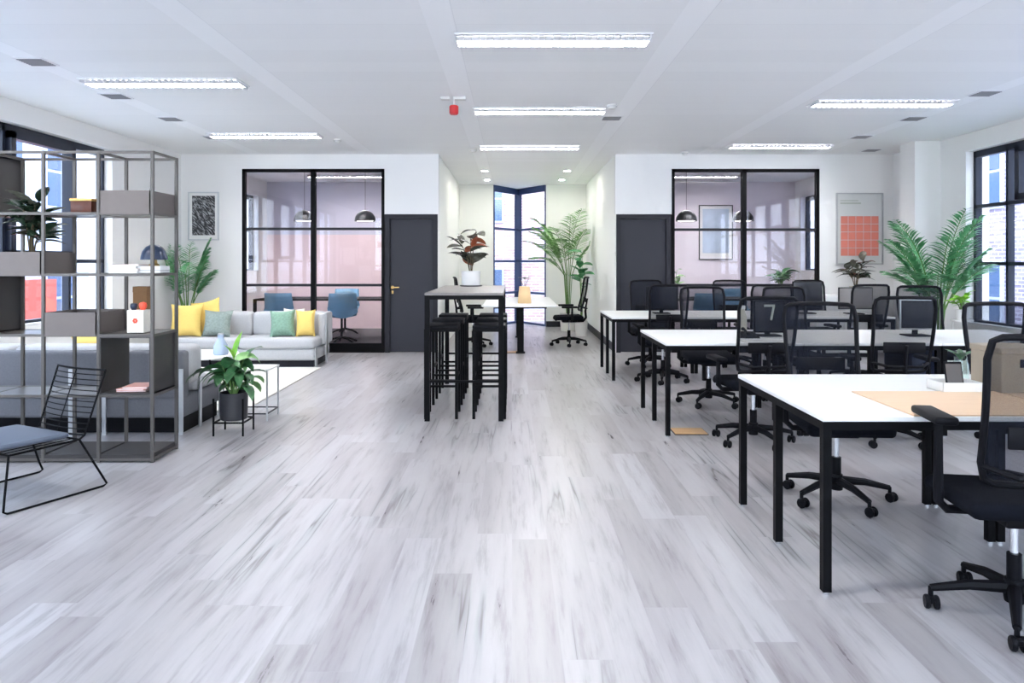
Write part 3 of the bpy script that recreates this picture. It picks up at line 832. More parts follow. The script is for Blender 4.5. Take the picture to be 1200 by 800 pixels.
def frond(st, lf, base, az, el, L, droop, nl, ll, lw, r):
    p = Vector(base); e = el; pts = [p.copy()]; seg = 12
    dirs = []
    for i in range(seg):
        d = Vector((math.cos(az) * math.cos(e), math.sin(az) * math.cos(e), math.sin(e)))
        dirs.append(d); p = p + d * (L / seg); pts.append(p.copy()); e -= droop * (.4 + 1.2 * i / seg) / seg
    st.tube(pts, [.007 * (1 - .75 * i / seg) + .0015 for i in range(seg + 1)], 5)
    side = Vector((-math.sin(az), math.cos(az), 0))
    for k in range(nl):
        u = .30 + .70 * k / (nl - 1); s = u * seg; i = min(int(s), seg - 1)
        q = pts[i].lerp(pts[i + 1], s - i); d = dirs[i]
        ln = ll * (math.sin(PI * (.18 + .74 * (u - .30) / .70)))
        for sg in (-1, 1):
            v = (side * sg * .80 + d * .62 + Vector((0, 0, r.uniform(-.02, .12)))).normalized()
            a2 = math.atan2(v.y, v.x); e2 = math.asin(max(-1, min(1, v.z)))
            leaf(lf, q, a2, e2, ln, lw, r.uniform(.4, .8), 3, .1, r.uniform(-.4, .4))
def palm(name, label, loc, pot, potm, fr, lm, h0, L, seed, nl=18, ll=.24, lw=.024, droop=1.1, lim=(-9, 9, -9, 30)):
    r = random.Random(seed)
    t = thing(name, label, 'plant', loc)
    MB().lathe(pot).build('pot', potm, t)
    rim = pot[-1][1]; rr = pot[-1][0]
    MB().lathe([(0, rim - .03), (rr * .93, rim - .03)]).build('soil', 'soil', t)
    st = MB(); lf = MB()
    for i, (az, el, sc_) in enumerate(fr):
        a = R(az); b = Vector((math.cos(a) * .03, math.sin(a) * .03, rim - .04))
        m = b + Vector((math.cos(a) * .05, math.sin(a) * .05, h0))
        st.tube([b, m], .007, 5)
        frond(st, lf, m, a, R(el), L * sc_, droop * r.uniform(.8, 1.15), nl, ll, lw, r)
    def soft(v, lo, hi):     # leaves press against a wall instead of passing through it
        return hi - .002 - .03 / (1 + (v - hi + .05) * 8) if v > hi - .05 else (lo + .002 + .03 / (1 + (lo + .05 - v) * 8) if v < lo + .05 else v)
    for mb in (st, lf):
        mb.v = [(soft(x + loc[0], lim[0], lim[1]) - loc[0], soft(y + loc[1], lim[2], lim[3]) - loc[1], z) for x, y, z in mb.v]
    st.build('stem', 'stem_green', t); lf.build('foliage', lm, t)
    return t
def potp(r, h, taper=.85): return [(0, 0), (r * taper, 0), (r * taper + .004, .004), (r, h - .012), (r + .004, h), (r - .012, h), (r - .014, h - .02)][:6] + [(r - .012, h)]
# big palm by the column
palm('potted_palm', 'large feathery palm beside the right windows and white column', (5.28, 9.0, 0), potp(.16, .34), 'pot_white',
     [(185, 70, 1.0), (205, 54, .75), (120, 78, 1.2), (10, 76, 1.12), (250, 70, 1.05), (290, 55, .8), (170, 56, .7), (90, 60, .8), (0, 60, .82), (225, 40, .6), (275, 84, 1.25), (195, 80, 1.2), (330, 70, .85), (150, 70, 1.), (240, 54, .7), (300, 84, 1.2), (20, 66, .85)],
     'leaf_palm', .50, 1.03, 3, 24, .30, .036, .75, (-9, 5.78, 8.2, 9.86))
palm('potted_palm', 'slender palm between the sofa and the back wall at left', (-4.80, 10.72, 0), potp(.15, .34), 'pot_white',
     [(270, 80, 1.), (300, 78, 1.05), (240, 76, .9), (0, 80, .95), (200, 82, 1.), (330, 70, .8), (20, 84, 1.1), (290, 66, .8), (180, 72, .85), (350, 62, .7), (260, 60, .7)], 'leaf_palm', .45, .92, 5, 22, .20, .034, .4, (-5.03, 5, 10.4, 11.08))
palm('potted_palm', 'pale green palm in the far right corner of the alcove', (1.13, 14.6, 0), potp(.17, .36), 'pot_white',
     [(270, 82, 1.15), (200, 72, 1.), (180, 60, .9), (300, 76, .9), (230, 55, .85), (160, 74, 1.), (255, 66, .9), (290, 86, 1.2), (210, 46, .75), (345, 70, .8), (190, 80, 1.15), (240, 78, 1.)], 'leaf_light', .8, 1.2, 9, 22, .32, .04, 1.1, (-1, 1.56, 13.5, 15.4))
leafy('potted_plant', 'dark green broad leaved plant behind the alcove chair', (1.30, 13.6, 0), potp(.12, .28), 'pot_white', 5, 'leaf_palm', 3, .32, .15, 14, .10, (.85, 1.3), droop=.8, stemm='stem_green')
# rubber plant on the bar table
pt = leafy('potted_plant', 'rubber plant in square white pot standing on the bar table', (-.455, 8.05, BZ), [(0, 0), (.075, 0), (.10, .012), (.105, .17), (.093, .17), (.09, .15)], 'pot_white', 6, 'leaf_rubber', 5, .25, .11, 22, .13, (.08, .46), 'leaf_rust', .7)
MB().lathe([(0, 0), (.12, 0), (.125, .012), (.10, .012)]).build('saucer', 'pot_black', pt)
# shelf plant, stands in the tray
leafy('potted_plant', 'dark leaved plant in cream pot on the left shelving tray', (-3.46, 5.23, 1.3165), potp(.085, .15), 'pot_beige', 8, 'leaf_dark', 6, .20, .085, 31, .10, (.08, .38), 'leaf_rubber', .8, lean=(.16, -.10))
# calathea on stand
t = leafy('potted_plant', 'striped leafy plant in black pot on thin metal stand by the sofa', (-2.27, 5.92, 0), [(0, .115), (.10, .115), (.108, .12), (.110, .335), (.100, .335), (.098, .32)], 'pot_black', 11, 'leaf_mid', 5, .25, .095, 41, .19, (.06, .30), 'leaf_light', 1.9, 'stem_green')
lg = MB(); s_ = .118
for sx in (-1, 1):
    for sy in (-1, 1): lg.box(sx * s_ - .006, sx * s_ + .006, sy * s_ - .006, sy * s_ + .006, 0, .30)
for sx in (-1, 1):
    lg.box(sx * s_ - .005, sx * s_ + .005, -s_, s_, .10, .112); lg.box(-s_, s_, sx * s_ - .005, sx * s_ + .005, .10, .112)
lg.build('stand', 'black', t)
sh = MB(); leaf(sh, (0, 0, .60), 1.0, 1.35, .24, .07, .3); leaf(sh, (0, 0, .60), 4.0, 1.2, .16, .06, .6); sh.tube([(0, 0, .3), (0, 0, .62)], .006, 6); sh.build('sprout', 'leaf_lime', t)

# cabinet against the back wall right with its plants
t = thing('low_cabinet', 'low white cabinet against the back wall below the coral poster', 'cabinet', (4.92, 10.78, 0))
MB().rbox(-.5, .34, -.2, .32, .06, .90, .006).build('body', 'desk_white', t)
MB().rbox(-.49, -.084, -.216, -.201, .075, .885, .003, 1).build('door', 'desk_white', t)
MB().rbox(-.076, .33, -.216, -.201, .075, .885, .003, 1).build('door', 'desk_white', t)
MB().box(-.48, .32, -.17, .3, 0, .06).build('dark_underside', 'trim', t)
leafy('potted_plant', 'dark brownish leafy plant on the cabinet below the coral poster', (5.08, 10.72, .90), potp(.09, .13), 'pot_beige', 7, 'leaf_rubber', 5, .26, .10, 57, .16, (.10, .40), 'leaf_dark', .8)
leafy('potted_plant', 'small lime green plant at the foot of the large palm', (5.24, 8.45, .72), potp(.07, .12), 'pot_white', 6, 'leaf_lime', 4, .15, .06, 61, .08, (.03, .16), None, .8, 'stem_green')
t = thing('plant_stool', 'slim white plant stool beside the right windows', 'stool', (5.24, 8.45, 0))
MB().lathe([(0, .705), (.12, .705), (.12, .72), (0, .72)]).build('seat', 'pot_white', t)
for a in (30, 150, 270): MB().tube([(.09 * math.cos(R(a)), .09 * math.sin(R(a)), .705), (.12 * math.cos(R(a)), .12 * math.sin(R(a)), .0)], .008).build('leg', 'pot_white', t)

# ------------------------------------------------------------------ alcove desk
t = thing('alcove_desk', 'long white desk with black pedestals running into the alcove', 'desk', (.13, 10.95, 0))
MB().rbox(-.58, .57, 0, 2.65, .705, .73, .004, 1).build('tabletop', 'desk_white', t)
for y in (.12, 2.4):
    p = MB().rbox(-.05, .05, y - .03, y + .03, .02, .70, .004, 1); p.build('leg', 'black', t)
MB().box(-.04, .04, .1, 2.4, .66, .70).box(-.4, .4, .09, .15, .68, .704).box(-.4, .4, 2.37, 2.43, .68, .704).build('frame', 'black', t)
for y in (.12, 2.4): MB().rbox(-.07, .07, y - .06, y + .06, 0, .02, .004, 1).build('foot', 'black', t)
t = thing('paper_bag', 'tan paper bag vase with dried flowers on the alcove desk', 'vase', (.20, 11.6, .73))
b = MB().rbox(-.11, .11, -.06, .06, 0, .27, .01)
b.v = [(x * (1 - .25 * z / .27), y * (1 - .3 * z / .27), z) for x, y, z in b.v]; b.build('bag', 'tan', t)
b = MB(); r_ = random.Random(4)
for i in range(7):
    a = r_.uniform(0, 6.28); b.tube([(0, 0, .2), (.03 * math.cos(a), .03 * math.sin(a), .30), (.08 * math.cos(a), .06 * math.sin(a), .36 + r_.random() * .08)], .003, 5)
b.build('stem', 'stem', t)
b = MB()
for i in range(5): leaf(b, (.0, 0, .38), i * 1.3, .5, .13, .06, .7)
b.build('flower', 'leaf_rubber', t)

# ------------------------------------------------------------------ shelving unit
SX = [-4.030, -3.648, -3.262, -2.877, -2.503]; SY0, SY1 = 5.04, 5.42
SZ = [.02, .463, .884, 1.305, 1.732, 2.159]
k = .020
t = thing('shelving_unit', 'tall open grey metal grid shelving unit at left', 'shelving', (0, 0, 0))
for x in SX:
    for y in (SY0, SY1 - k): MB().box(x - k / 2, x + k / 2, y, y + k, 0, SZ[5] + k / 2).build('post', 'shelf_rail', t)
f = MB()
for z in SZ:
    for y in (SY0 + .001, SY1 - k + .001): f.box(SX[0], SX[-1], y, y + k - .002, z - k / 2 + .001, z + k / 2 - .001)
    for x in SX: f.box(x - k / 2 + .001, x + k / 2 - .001, SY0 + k, SY1 - k, z - k / 2 + .001, z + k / 2 - .001)
f.build('rail', 'shelf_rail', t)
def sboard(c0, c1, z):
    return MB().box(SX[c0] + .011, SX[c1] - .011, SY0 + .02, SY1 - .02, z - .006, z + .006).build('shelf_board', 'shelf', t)
for z in (.463, .884, 1.305): sboard(0, 1, z), sboard(1, 2, z), sboard(2, 3, z), sboard(3, 4, z)
for (a, b_) in ((0, 1), (2, 3), (3, 4)): sboard(a, b_, 1.732)
for i in range(4):
    MB().box(SX[i] + .011, SX[i + 1] - .011, SY0 + .005, SY1 - .005, .012, .055).build('base_panel', 'shelf_dark', t)
def closed_box(i, z0, z1, sides_only=False):
    x0, x1 = SX[i] + .011, SX[i + 1] - .011; w = .008; b = MB()
    b.box(x0, x0 + w, SY0 + .002, SY1 - .002, z0, z1).box(x1 - w, x1, SY0 + .002, SY1 - .002, z0, z1)
    b.box(x0, x1, SY0 + .002, SY1 - .002, z0, z0 + w).box(x0, x1, SY0 + .002, SY1 - .002, z1 - w, z1)
    if not sides_only: b.box(x0, x1, SY1 - .012, SY1 - .004, z0, z1)
    b.build('box_insert', 'shelf_dark', t)
closed_box(0, 1.743, 2.148); closed_box(0, .895, 1.294)
closed_box(3, .474, .874, True)
def tray(i, z):
    x0, x1 = SX[i] + .011, SX[i + 1] - .011; y0, y1 = SY0 - .004, SY1 + .002; w = .006; z0 = z + .007; z1 = z + .160
    MB().box(x0, x1, y0, y0 + w, z0 - .012, z1).box(x0, x1, y1 - w, y1, z0, z1).box(x0, x0 + w, y0, y1, z0, z1).box(x1 - w, x1, y0, y1, z0, z1).build('tray', 'shelf_tray', t)
tray(1, 1.305); tray(3, 1.732); tray(2, .884)
def sstack(name, cat, specs, x, y, z, labels, rz0=0):
    for (w_, d_, h_, m_, dx, rz), lab in zip(specs, labels):
        o = thing(name, lab, cat, (x + dx, y, z), R(rz))
        MB().rbox(-w_ / 2 + .002, w_ / 2 - .002, -d_ / 2 + .002, d_ / 2 - .002, .0015, h_ - .0015, .001, 1).build('page_block', 'paper', o)
        MB().box(-w_ / 2, w_ / 2, -d_ / 2, d_ / 2, h_ - .002, h_).box(-w_ / 2, w_ / 2, -d_ / 2, d_ / 2, 0, .002).box(-w_ / 2, -w_ / 2 + .002, -d_ / 2, d_ / 2, 0, h_).build('cover', m_, o)
        z += h_ + .0002
zt = 1.305 + .0102
sstack('book', 'book', [(.20, .16, .016, 'paper', 0, 2), (.21, .16, .016, 'pale_pink', .01, -3), (.19, .15, .018, 'paper', -.01, 4), (.20, .15, .012, 'pale_pink', .02, -5)], -2.76, 5.22, zt,
       ['white book at the bottom of the pile left of the dome lamp', 'pale pink book second from bottom of the pile by the dome lamp', 'white book third up in the pile by the dome lamp', 'pale pink book topmost on the pile by the dome lamp'])
sstack('book', 'book', [(.16, .15, .020, 'plastic', 0, 0), (.16, .15, .030, 'paper', 0, 0)], -2.585, 5.24, zt, ['black book beneath the dome lamp', 'thick white book directly under the dome lamp'])
t = thing('table_lamp', 'blue and black dome lamp with brass base on books', 'lamp', (-2.585, 5.24, zt + .0504))
MB().lathe([(0, 0), (.035, 0), (.038, .008), (.022, .02), (.018, .05), (.0, .05)]).build('base', 'brass', t)
MB().lathe([(.002, .155), (.03, .152), (.058, .135), (.078, .105), (.088, .07), (.092, .045), (.088, .045), (.08, .08), (.04, .14)]).build('lamp_shade', 'blue_dark', t)
t = thing('candle_box', 'small amber box with gold lid on an upper left shelf', 'box', (-3.08, 5.24, 1.732 + .0102))
MB().rbox(-.075, .075, -.06, .06, 0, .09, .006).build('body', 'amber', t)
MB().rbox(-.08, .08, -.065, .065, .088, .108, .005).build('lid', 'gold', t)
zs_ = .884 + .0102
t = thing('carton', 'cream carton with a small red flower emblem on the shelf', 'box', (-2.66, 5.17, zs_))
MB().rbox(-.06, .06, -.05, .05, 0, .16, .003, 1).build('body', 'cream', t)
b = MB()
for i in range(6):
    a = i * PI / 3; l = MB().lathe([(0, 0), (.008, 0), (.008, .0012), (0, .0012)], n=10)
    b.add([(x + .011 * math.cos(a), -.0502 - z, .085 + y + .011 * math.sin(a)) for x, y, z in l.v], l.f)
b.build('emblem', 'orange_red', t)
t = thing('card_box', 'tall brown card box standing behind the cream carton', 'box', (-2.70, 5.30, zs_))
MB().rbox(-.05, .05, -.04, .04, 0, .32, .003, 1).build('body', 'brown', t)
MB().rbox(-.052, .052, -.042, .042, .28, .322, .003, 1).build('lid', 'brown', t)
t = thing('egg_cup', 'round orange red ornament on top of the cream carton', 'ornament', (-2.63, 5.17, zs_ + .1602))
MB().lathe([(0, 0), (.015, 0), (.024, .016), (.027, .032), (.022, .05), (0, .057)]).build('body', 'orange_red', t)
t = thing('egg_cup', 'small blue ornament on the cream carton left of the orange one', 'ornament', (-2.69, 5.16, zs_ + .1602))
MB().lathe([(0, 0), (.015, 0), (.022, .016), (.024, .032), (.020, .045), (0, .05)]).build('body', 'blue_dark', t)
sstack('magazine', 'magazine', [(.20, .22, .010, 'pink', 0, 3), (.20, .22, .010, 'pink', .004, -4), (.17, .21, .012, 'pink', .02, 5)], -2.68, 5.20, .4835,
       ['lowest pink magazine in the lower shelf box', 'middle pink magazine in the lower shelf box', 'topmost pink magazine in the lower shelf box'])

# ------------------------------------------------------------------ wire chair
t = thing('wire_chair', 'black wire frame lounge chair with blue grey seat pad at lower left', 'chair', (-2.955, 4.40, 0), math.atan2(.54, .27) - PI / 2)
# local: +Y points to the back of the chair
hw = .33; yb, yf = .30, -.30
f = MB(); rw = .0065
for sx in (-1, 1):
    X_ = sx * hw
    f.tube([(sx * .26, yb - .13, .31), (X_ * .97, yb - .03, .08), (X_, yb, .018), (X_, yb - .02, .0075), (X_, yb - .05, .0066), (X_, yf + .05, .0066), (X_, yf + .02, .0075), (X_, yf, .02), (X_ * .97, yf + .01, .08), (sx * .27, yf + .06, .31)], rw)
f.tube([(-.27, yf + .06, .31), (.27, yf + .06, .31)], rw); f.tube([(-.26, yb - .13, .31), (.26, yb - .13, .31)], rw)
f.tube([(-.27, yf + .06, .31), (-.26, yb - .13, .31)], rw); f.tube([(.27, yf + .06, .31), (.26, yb - .13, .31)], rw)
f.build('frame', 'black', t)
b = MB()
def bk(u, v):  # backrest surface
    return (u * (.235 + .01 * v), yb - .13 + .05 + .13 * v - .03 * (1 - u * u), .325 + .385 * v)
for j in range(13): b.tube([bk(-1 + i / 5, j / 12) for i in range(11)], .0035 if j not in (0, 12) else rw, 6)
for u in (-1, 1): b.tube([bk(u, j / 6) for j in range(7)], rw, 6)
b.tube([bk(0, j / 6) for j in range(7)], .004, 6)
for u in (-1, 1): b.tube([bk(u, 0), (u * .26, yb - .13, .31)], rw, 6)
b.build('backrest', 'black', t)
p = MB(); NU = 8
p.rbox(-.265, .265, yf - .10, yb - .19, .317, .348, .016, 3)
p.v = [(x, y, z + .03 * max(0, (-y - .1)) + .02 * (x / .26) ** 2) for x, y, z in p.v]
p.build('seat_pad', 'blue_pad', t)
s2 = MB()
for i in range(10): s2.tube([(-.265 + .53 * i / 9, yf + .06, .311), (-.26 + .52 * i / 9, yb - .13, .311)], .003, 6)
s2.build('seat_wires', 'black', t)

# ------------------------------------------------------------------ sofas, cushions, rug
def cushion(mb, w, h, th, n=10, pinch=.12):
    vs = []; fs = []
    for sgn in (1, -1):
        for j in range(n + 1):
            for i in range(n + 1):
                u, v = -1 + 2 * i / n, -1 + 2 * j / n
                px = u * (1 - pinch * (1 - v * v) * abs(u)) ; pz = v * (1 - pinch * (1 - u * u) * abs(v))
                d = ((1 - u ** 4) * (1 - v ** 4)) ** .6
                vs.append((px * w / 2, sgn * (d * th / 2 + .004), pz * h / 2))
    q = (n + 1) ** 2
    for s in range(2):
        for j in range(n):
            for i in range(n):
                a = s * q + j * (n + 1) + i; f = (a, a + 1, a + n + 2, a + n + 1)
                fs.append(f if s == 0 else f[::-1])
    for i in range(n):
        for (a, b_) in ((i, i + 1), (n * (n + 1) + i, n * (n + 1) + i + 1), (i * (n + 1), (i + 1) * (n + 1)), (i * (n + 1) + n, (i + 1) * (n + 1) + n)):
            fs.append((a, b_, b_ + q, a + q))
    mb.add(vs, fs, True); return mb
# near sofa, its back to the camera
t = thing('sofa', 'long grey sofa behind the shelving, its back to the camera', 'sofa', (0, 0, 0))
X0, X1 = -4.86, -2.655
MB().rbox(X0 + .03, X1 - .03, 5.93, 6.60, .0, .13, .004, 1).build('dark_underside', 'plastic', t)  # black block stands in for the shade under the sofa
MB().rbox(X0, X1, 5.86, 6.66, .13, .30, .03, 3).build('base', 'sofa_shaded', t)
for i in range(3):
    a = X0 + (X1 - X0) * i / 3
    MB().rbox(a + .004, a + (X1 - X0) / 3 - .004, 6.12, 6.68, .302, .42, .045, 4).build('seat_cushion', 'sofa', t)
    MB().rbox(a + .004, a + (X1 - X0) / 3 - .004, 5.97, 6.25, .37, .70, .06, 4).build('back_cushion', 'sofa', t)
MB().rbox(X0, X1, 5.86, 5.98, .28, .672, .03, 3).build('backrest', 'sofa_shaded', t)
for x in (X0 + .015, -3.56, -3.29, X1 - .015):
    MB().box(x - .016, x + .016, 5.845, 5.858, 0, .53).build('leg', 'silver', t)
MB().box(X1 + .001, X1 + .014, 6.14, 6.18, 0, .42).build('leg', 'silver', t)
MB().box(X1 + .001, X1 + .014, 6.56, 6.60, 0, .24).build('leg', 'silver', t)
# far sofa facing the camera
t = thing('sofa', 'pale grey modular sofa against the left glass partition facing the camera', 'sofa', (0, 0, 0))
X0, X1 = -4.62, -2.60
MB().rbox(X0, X1, 9.55, 10.35, .09, .24, .03, 3).build('base', 'sofa', t)
for i in range(2):
    a = X0 + (X1 - X0) * i / 2
    MB().rbox(a + .004, a + (X1 - X0) / 2 - .004, 9.53, 10.12, .24, .385, .045, 4).build('seat_cushion', 'sofa', t)
for i in range(4):
    a = X0 + (X1 - X0) * i / 4
    MB().rbox(a + .003, a + (X1 - X0) / 4 - .003, 10.06, 10.26, .36, .70, .06, 4).build('back_cushion', 'sofa', t)
MB().rbox(X0, X1, 10.24, 10.36, .22, .66, .03, 3).build('backrest', 'sofa', t)
MB().rbox(X1 - .06, X1 + .04, 9.92, 10.36, .26, .69, .03, 3).build('armrest', 'sofa', t)
for (x, y, zt_) in ((X1 + .002, 9.56, .26), (X1 + .042, 9.95, .69), (X0 - .014, 9.56, .26), (X0 - .014, 10.2, .6)):
    MB().box(x, x + .012, y, y + .09, 0, zt_).build('leg', 'silver', t)
MB().box(X0 + .03, X1 - .03, 9.62, 10.3, .0, .09).build('dark_underside', 'trim', t)  # dark block imitating the shade beneath the seat

def pil(x, y, z, w, h, m, lab, rz=0, tilt=14, th=.15, edge=None):
    o = tag(cushion(MB(), w, h, th).build('pillow', m), lab, 'pillow', 'loose pillows on the sofas')
    o.rotation_euler = (R(-tilt), R(rnd.uniform(-3, 3)), R(rz)); o.location = (x, y, z + h / 2 * math.cos(R(tilt)) * .96)
    return o
pil(-4.40, 9.80, .386, .42, .46, 'yellow', 'large yellow pillow at the left end of the far sofa', 6)
pil(-4.18, 9.95, .386, .42, .50, 'yellow', 'tilted yellow pillow behind the large yellow one on the far sofa', -6, 8, .10).rotation_euler[1] = R(-12)
pil(-3.98, 9.80, .386, .40, .37, 'green_grey', 'grey green patterned pillow beside the yellow pillows', -4)
pil(-3.10, 9.80, .386, .34, .37, 'green', 'sage green patterned pillow toward the right end of the far sofa', 5)
pil(-3.00, 9.96, .386, .30, .38, 'cream', 'cream pillow peeping out behind the sage green pillow', -5, 8, .08)
pil(-2.80, 9.84, .386, .26, .37, 'yellow', 'small yellow pillow at the right end of the far sofa', 10, 12)
pil(-3.66, 6.40, .422, .40, .36, 'yellow', 'yellow pillow leaning inside the near sofa, seen over its back', 0, -14)

tag(MB().rbox(-4.95, -2.50, 6.75, 9.50, 0, .014, .005, 1).build('rug', 'rug'), 'flat cream rug lying between the two sofas', 'rug')
# wire side table
t = thing('side_table', 'small side table with thin metal legs behind the striped plant', 'table', (-2.335, 6.50, 0))
for sx in (-1, 1):
    for sy in (-1, 1): MB().box(sx * .19 - .006, sx * .19 + .006, sy * .15 - .006, sy * .15 + .006, 0, .44).build('leg', 'silver', t)
MB().box(-.19, .19, -.155, -.145, .06, .07).box(-.19, .19, .145, .155, .06, .07).box(.185, .195, -.15, .15, .06, .07).box(-.195, -.185, -.15, .15, .06, .07).build('stretcher', 'trim', t)
MB().rbox(-.2, .2, -.165, .165, .44, .455, .004).build('tabletop', 'pot_white', t)
t = thing('coffee_table', 'low round white coffee table on the cream rug', 'table', (-3.5, 8.1, .0142))
MB().lathe([(0, .33), (.42, .33), (.43, .34), (.42, .355), (0, .355)], n=40).build('tabletop', 'desk_white', t)
for a in (45, 135, 225, 315): MB().tube([(.3 * math.cos(R(a)), .3 * math.sin(R(a)), .33), (.36 * math.cos(R(a)), .36 * math.sin(R(a)), 0.008)], .011).build('leg', 'black', t)
t = thing('carafe', 'pale blue glass carafe on the coffee table', 'carafe', (-3.22, 8.02, .3694))
MB().lathe([(0, 0), (.07, 0), (.08, .02), (.075, .10), (.035, .17), (.03, .20), (.04, .22)]).build('body', mat('pale_blue_glass', (.42, .52, .66), .15), t)
MB().lathe([(0, .205), (.028, .205), (.028, .235), (0, .235)]).build('stopper', 'silver', t)

# ------------------------------------------------------------------ wall art
def frame(name, x0, x1, z0, z1, y, lab, fm, pm, mount=.035, white=True):
    t = thing(name, lab, 'picture', ((x0 + x1) / 2, y, (z0 + z1) / 2))
    w, h = (x1 - x0) / 2, (z1 - z0) / 2; k = .018
    MB().box(-w, -w + k, -.03, -.0005, -h, h).box(w - k, w, -.03, -.0005, -h, h).box(-w + k, w - k, -.03, -.0005, h - k, h).box(-w + k, w - k, -.03, -.0005, -h, -h + k).build('frame', fm, t)
    MB().box(-w + k, w - k, -.014, -.0006, -h + k, h - k).build('mount', 'paper' if white else 'poster_paper', t)
    return t, w, h, k
t, w, h, k = frame('framed_print', -4.955, -4.49, 1.72, 2.46, YB, 'black and white abstract print in silver frame on the left back wall', 'silver', 'print')
MB().box(-w + k + .04, w - k - .04, -.017, -.0141, -h + k + .06, h - k - .04).build('print', 'print', t)
t, w, h, k = frame('framed_poster', 4.965, 5.68, 1.35, 2.445, YB, 'large framed poster of coral squares on the right back wall', 'frame_grey', 'poster_paper', white=False)
b = MB(); gw, gh = w * 2 - .13, h * 2 * .56; n_, m_ = 5, 5
for i in range(n_):
    for j in range(m_):
        x = -gw / 2 + gw * i / n_; z = -h + .13 + gh * j / m_
        b.box(x + .004, x + gw / n_ - .004, -.017, -.0141, z + .004, z + gh / m_ - .004)
b.build('printed_square', 'coral', t)['kind'] = 'stuff'
MB().box(-w + .06, .02, -.017, -.0141, h - .17, h - .145).box(-w + .06, -.02, -.017, -.0141, h - .125, h - .110).build('caption_strip', 'grey_ink', t)
t, w, h, k = frame('framed_print', 3.86, 4.56, 1.43, 2.56, YR, 'pale blue print in thin dark frame inside the right meeting room', 'trim', 'pale_print')
MB().box(-w + k + .06, w - k - .06, -.017, -.0141, -h + k + .12, h - k - .06).build('print', 'pale_print', t)

# ------------------------------------------------------------------ meeting room furniture
def pendant():
    t = thing('pendant_lamp', '', 'lamp')       # origin at the ceiling
    drop = .93
    MB().lathe([(0, 0), (.045, 0), (.045, -.03), (0, -.03)]).build('ceiling_rose', 'lamp_shade', t)
    MB().tube([(0, 0, -.03), (0, 0, -drop + .19)], .004, 6).build('cord', 'lamp_shade', t)
    pr = [(.0, .20), (.03, .195), (.09, .175), (.14, .135), (.175, .08), (.19, .0), (.185, .0), (.17, .08), (.135, .13), (.08, .17)]
    MB().lathe([(a, b - drop) for a, b in pr]).build('lamp_shade', 'lamp_shade', t)
    MB().lathe([(0, .012 - drop), (.182, .012 - drop), (.182, .022 - drop), (0, .022 - drop)]).build('diffuser', 'lamp_inner', t)
    return t
p0 = pendant(); used = False
for x, y, lab in [(-3.69, 12.9, 'black dome pendant lamp in the left meeting room, left one'), (-2.61, 12.9, 'black dome pendant lamp in the left meeting room, right one'), (3.10, 12.9, 'black dome pendant lamp in the right meeting room, left one'), (4.11, 12.9, 'black dome pendant lamp in the right meeting room, behind the mullion')]:
    o = p0 if not used else copy_tree(p0); used = True
    place(o, lab, (x, y, H), 0, 'dome pendant lamps in the meeting rooms')
def mtable(x0, x1, y0, y1, lab):
    t = thing('meeting_table', lab, 'table', (x0, y0, .0122)); w, d = x1 - x0, y1 - y0
    MB().rbox(0, w, 0, d, .70, .73, .004, 1).build('tabletop', 'black', t)
    for x in (0, w - .05):
        for y in (0, d - .05): MB().box(x, x + .05, y, y + .05, 0, .70).build('leg', 'black', t)
mtable(-4.5, -1.75, 12.6, 13.5, 'long dark meeting table in the left meeting room')
mtable(2.7, 5.0, 12.6, 13.5, 'long dark meeting table in the right meeting room')
def shell_chair():
    t = thing('shell_chair', '', 'chair')
    s = MB(); vs = []; N = 12; Mn = 10
    for j in range(Mn + 1):
        v = j / Mn
        for i in range(N + 1):
            u = -1 + 2 * i / N
            if v < .5: y, z = .22 - v * .8, .44 - .02 * math.sin(v * PI)
            else: q = (v - .5) * 2; y, z = -.18 - .10 * q, .43 + .42 * q
            w = .23 + .02 * math.sin(v * PI); cz = .07 * u * u * (1.4 if .3 < v < .8 else .5)
            vs.append((u * w, y + (.10 * u * u if v > .5 else 0), z + (cz if v <= .6 else 0)))
    fs = [(j * (N + 1) + i, j * (N + 1) + i + 1, (j + 1) * (N + 1) + i + 1, (j + 1) * (N + 1) + i) for j in range(Mn) for i in range(N)]
    s.add(vs, fs, True); o = s.build('shell', 'blue_shell', t)
    md = o.modifiers.new('solid', 'SOLIDIFY'); md.thickness = .018
    b = MB().tube([(0, 0, .10), (0, 0, .42)], .02, 10)
    b.build('column', 'black', t)
    b = MB()
    for k in range(5):
        a = k * 2 * PI / 5 + .3; b.tube([(0, 0, .10), (.15 * math.cos(a), .15 * math.sin(a), .07), (.28 * math.cos(a), .28 * math.sin(a), .016)], [.02, .016, .014], 8)
    b.build('base', 'black', t)
    return t
c0 = shell_chair(); used = False
for x, y, rz, lab in [(-3.95, 12.42, 0, 'blue shell chair at the left end of the meeting table, behind the far sofa'), (-2.90, 12.35, 20, 'blue shell chair with black star base behind the right end of the far sofa'), (-3.2, 13.9, 180, 'blue shell chair across the meeting table against the pink wall'),
                      (3.3, 12.35, 0, 'blue shell chair in the right meeting room, left side'), (4.3, 13.9, 180, 'blue shell chair in the right meeting room, beneath the pale print')]:
    o = c0 if not used else copy_tree(c0); used = True
    place(o, lab, (x, y, .0122), R(rz), 'blue shell chairs in the meeting rooms')
leafy('potted_plant', 'green leafy plant on the meeting table, right meeting room, right side', (4.72, 12.75, .7424), potp(.10, .17), 'pot_white', 6, 'leaf_mid', 4, .26, .10, 71, .14, (.10, .34), 'leaf_dark', .8, 'stem_green')
leafy('potted_plant', 'small plant on the meeting table, right meeting room, beside the door', (2.88, 12.8, .7424), potp(.07, .14), 'pot_white', 4, 'leaf_light', 4, .18, .05, 73, .08, (.10, .34), None, .8, 'stem_green')

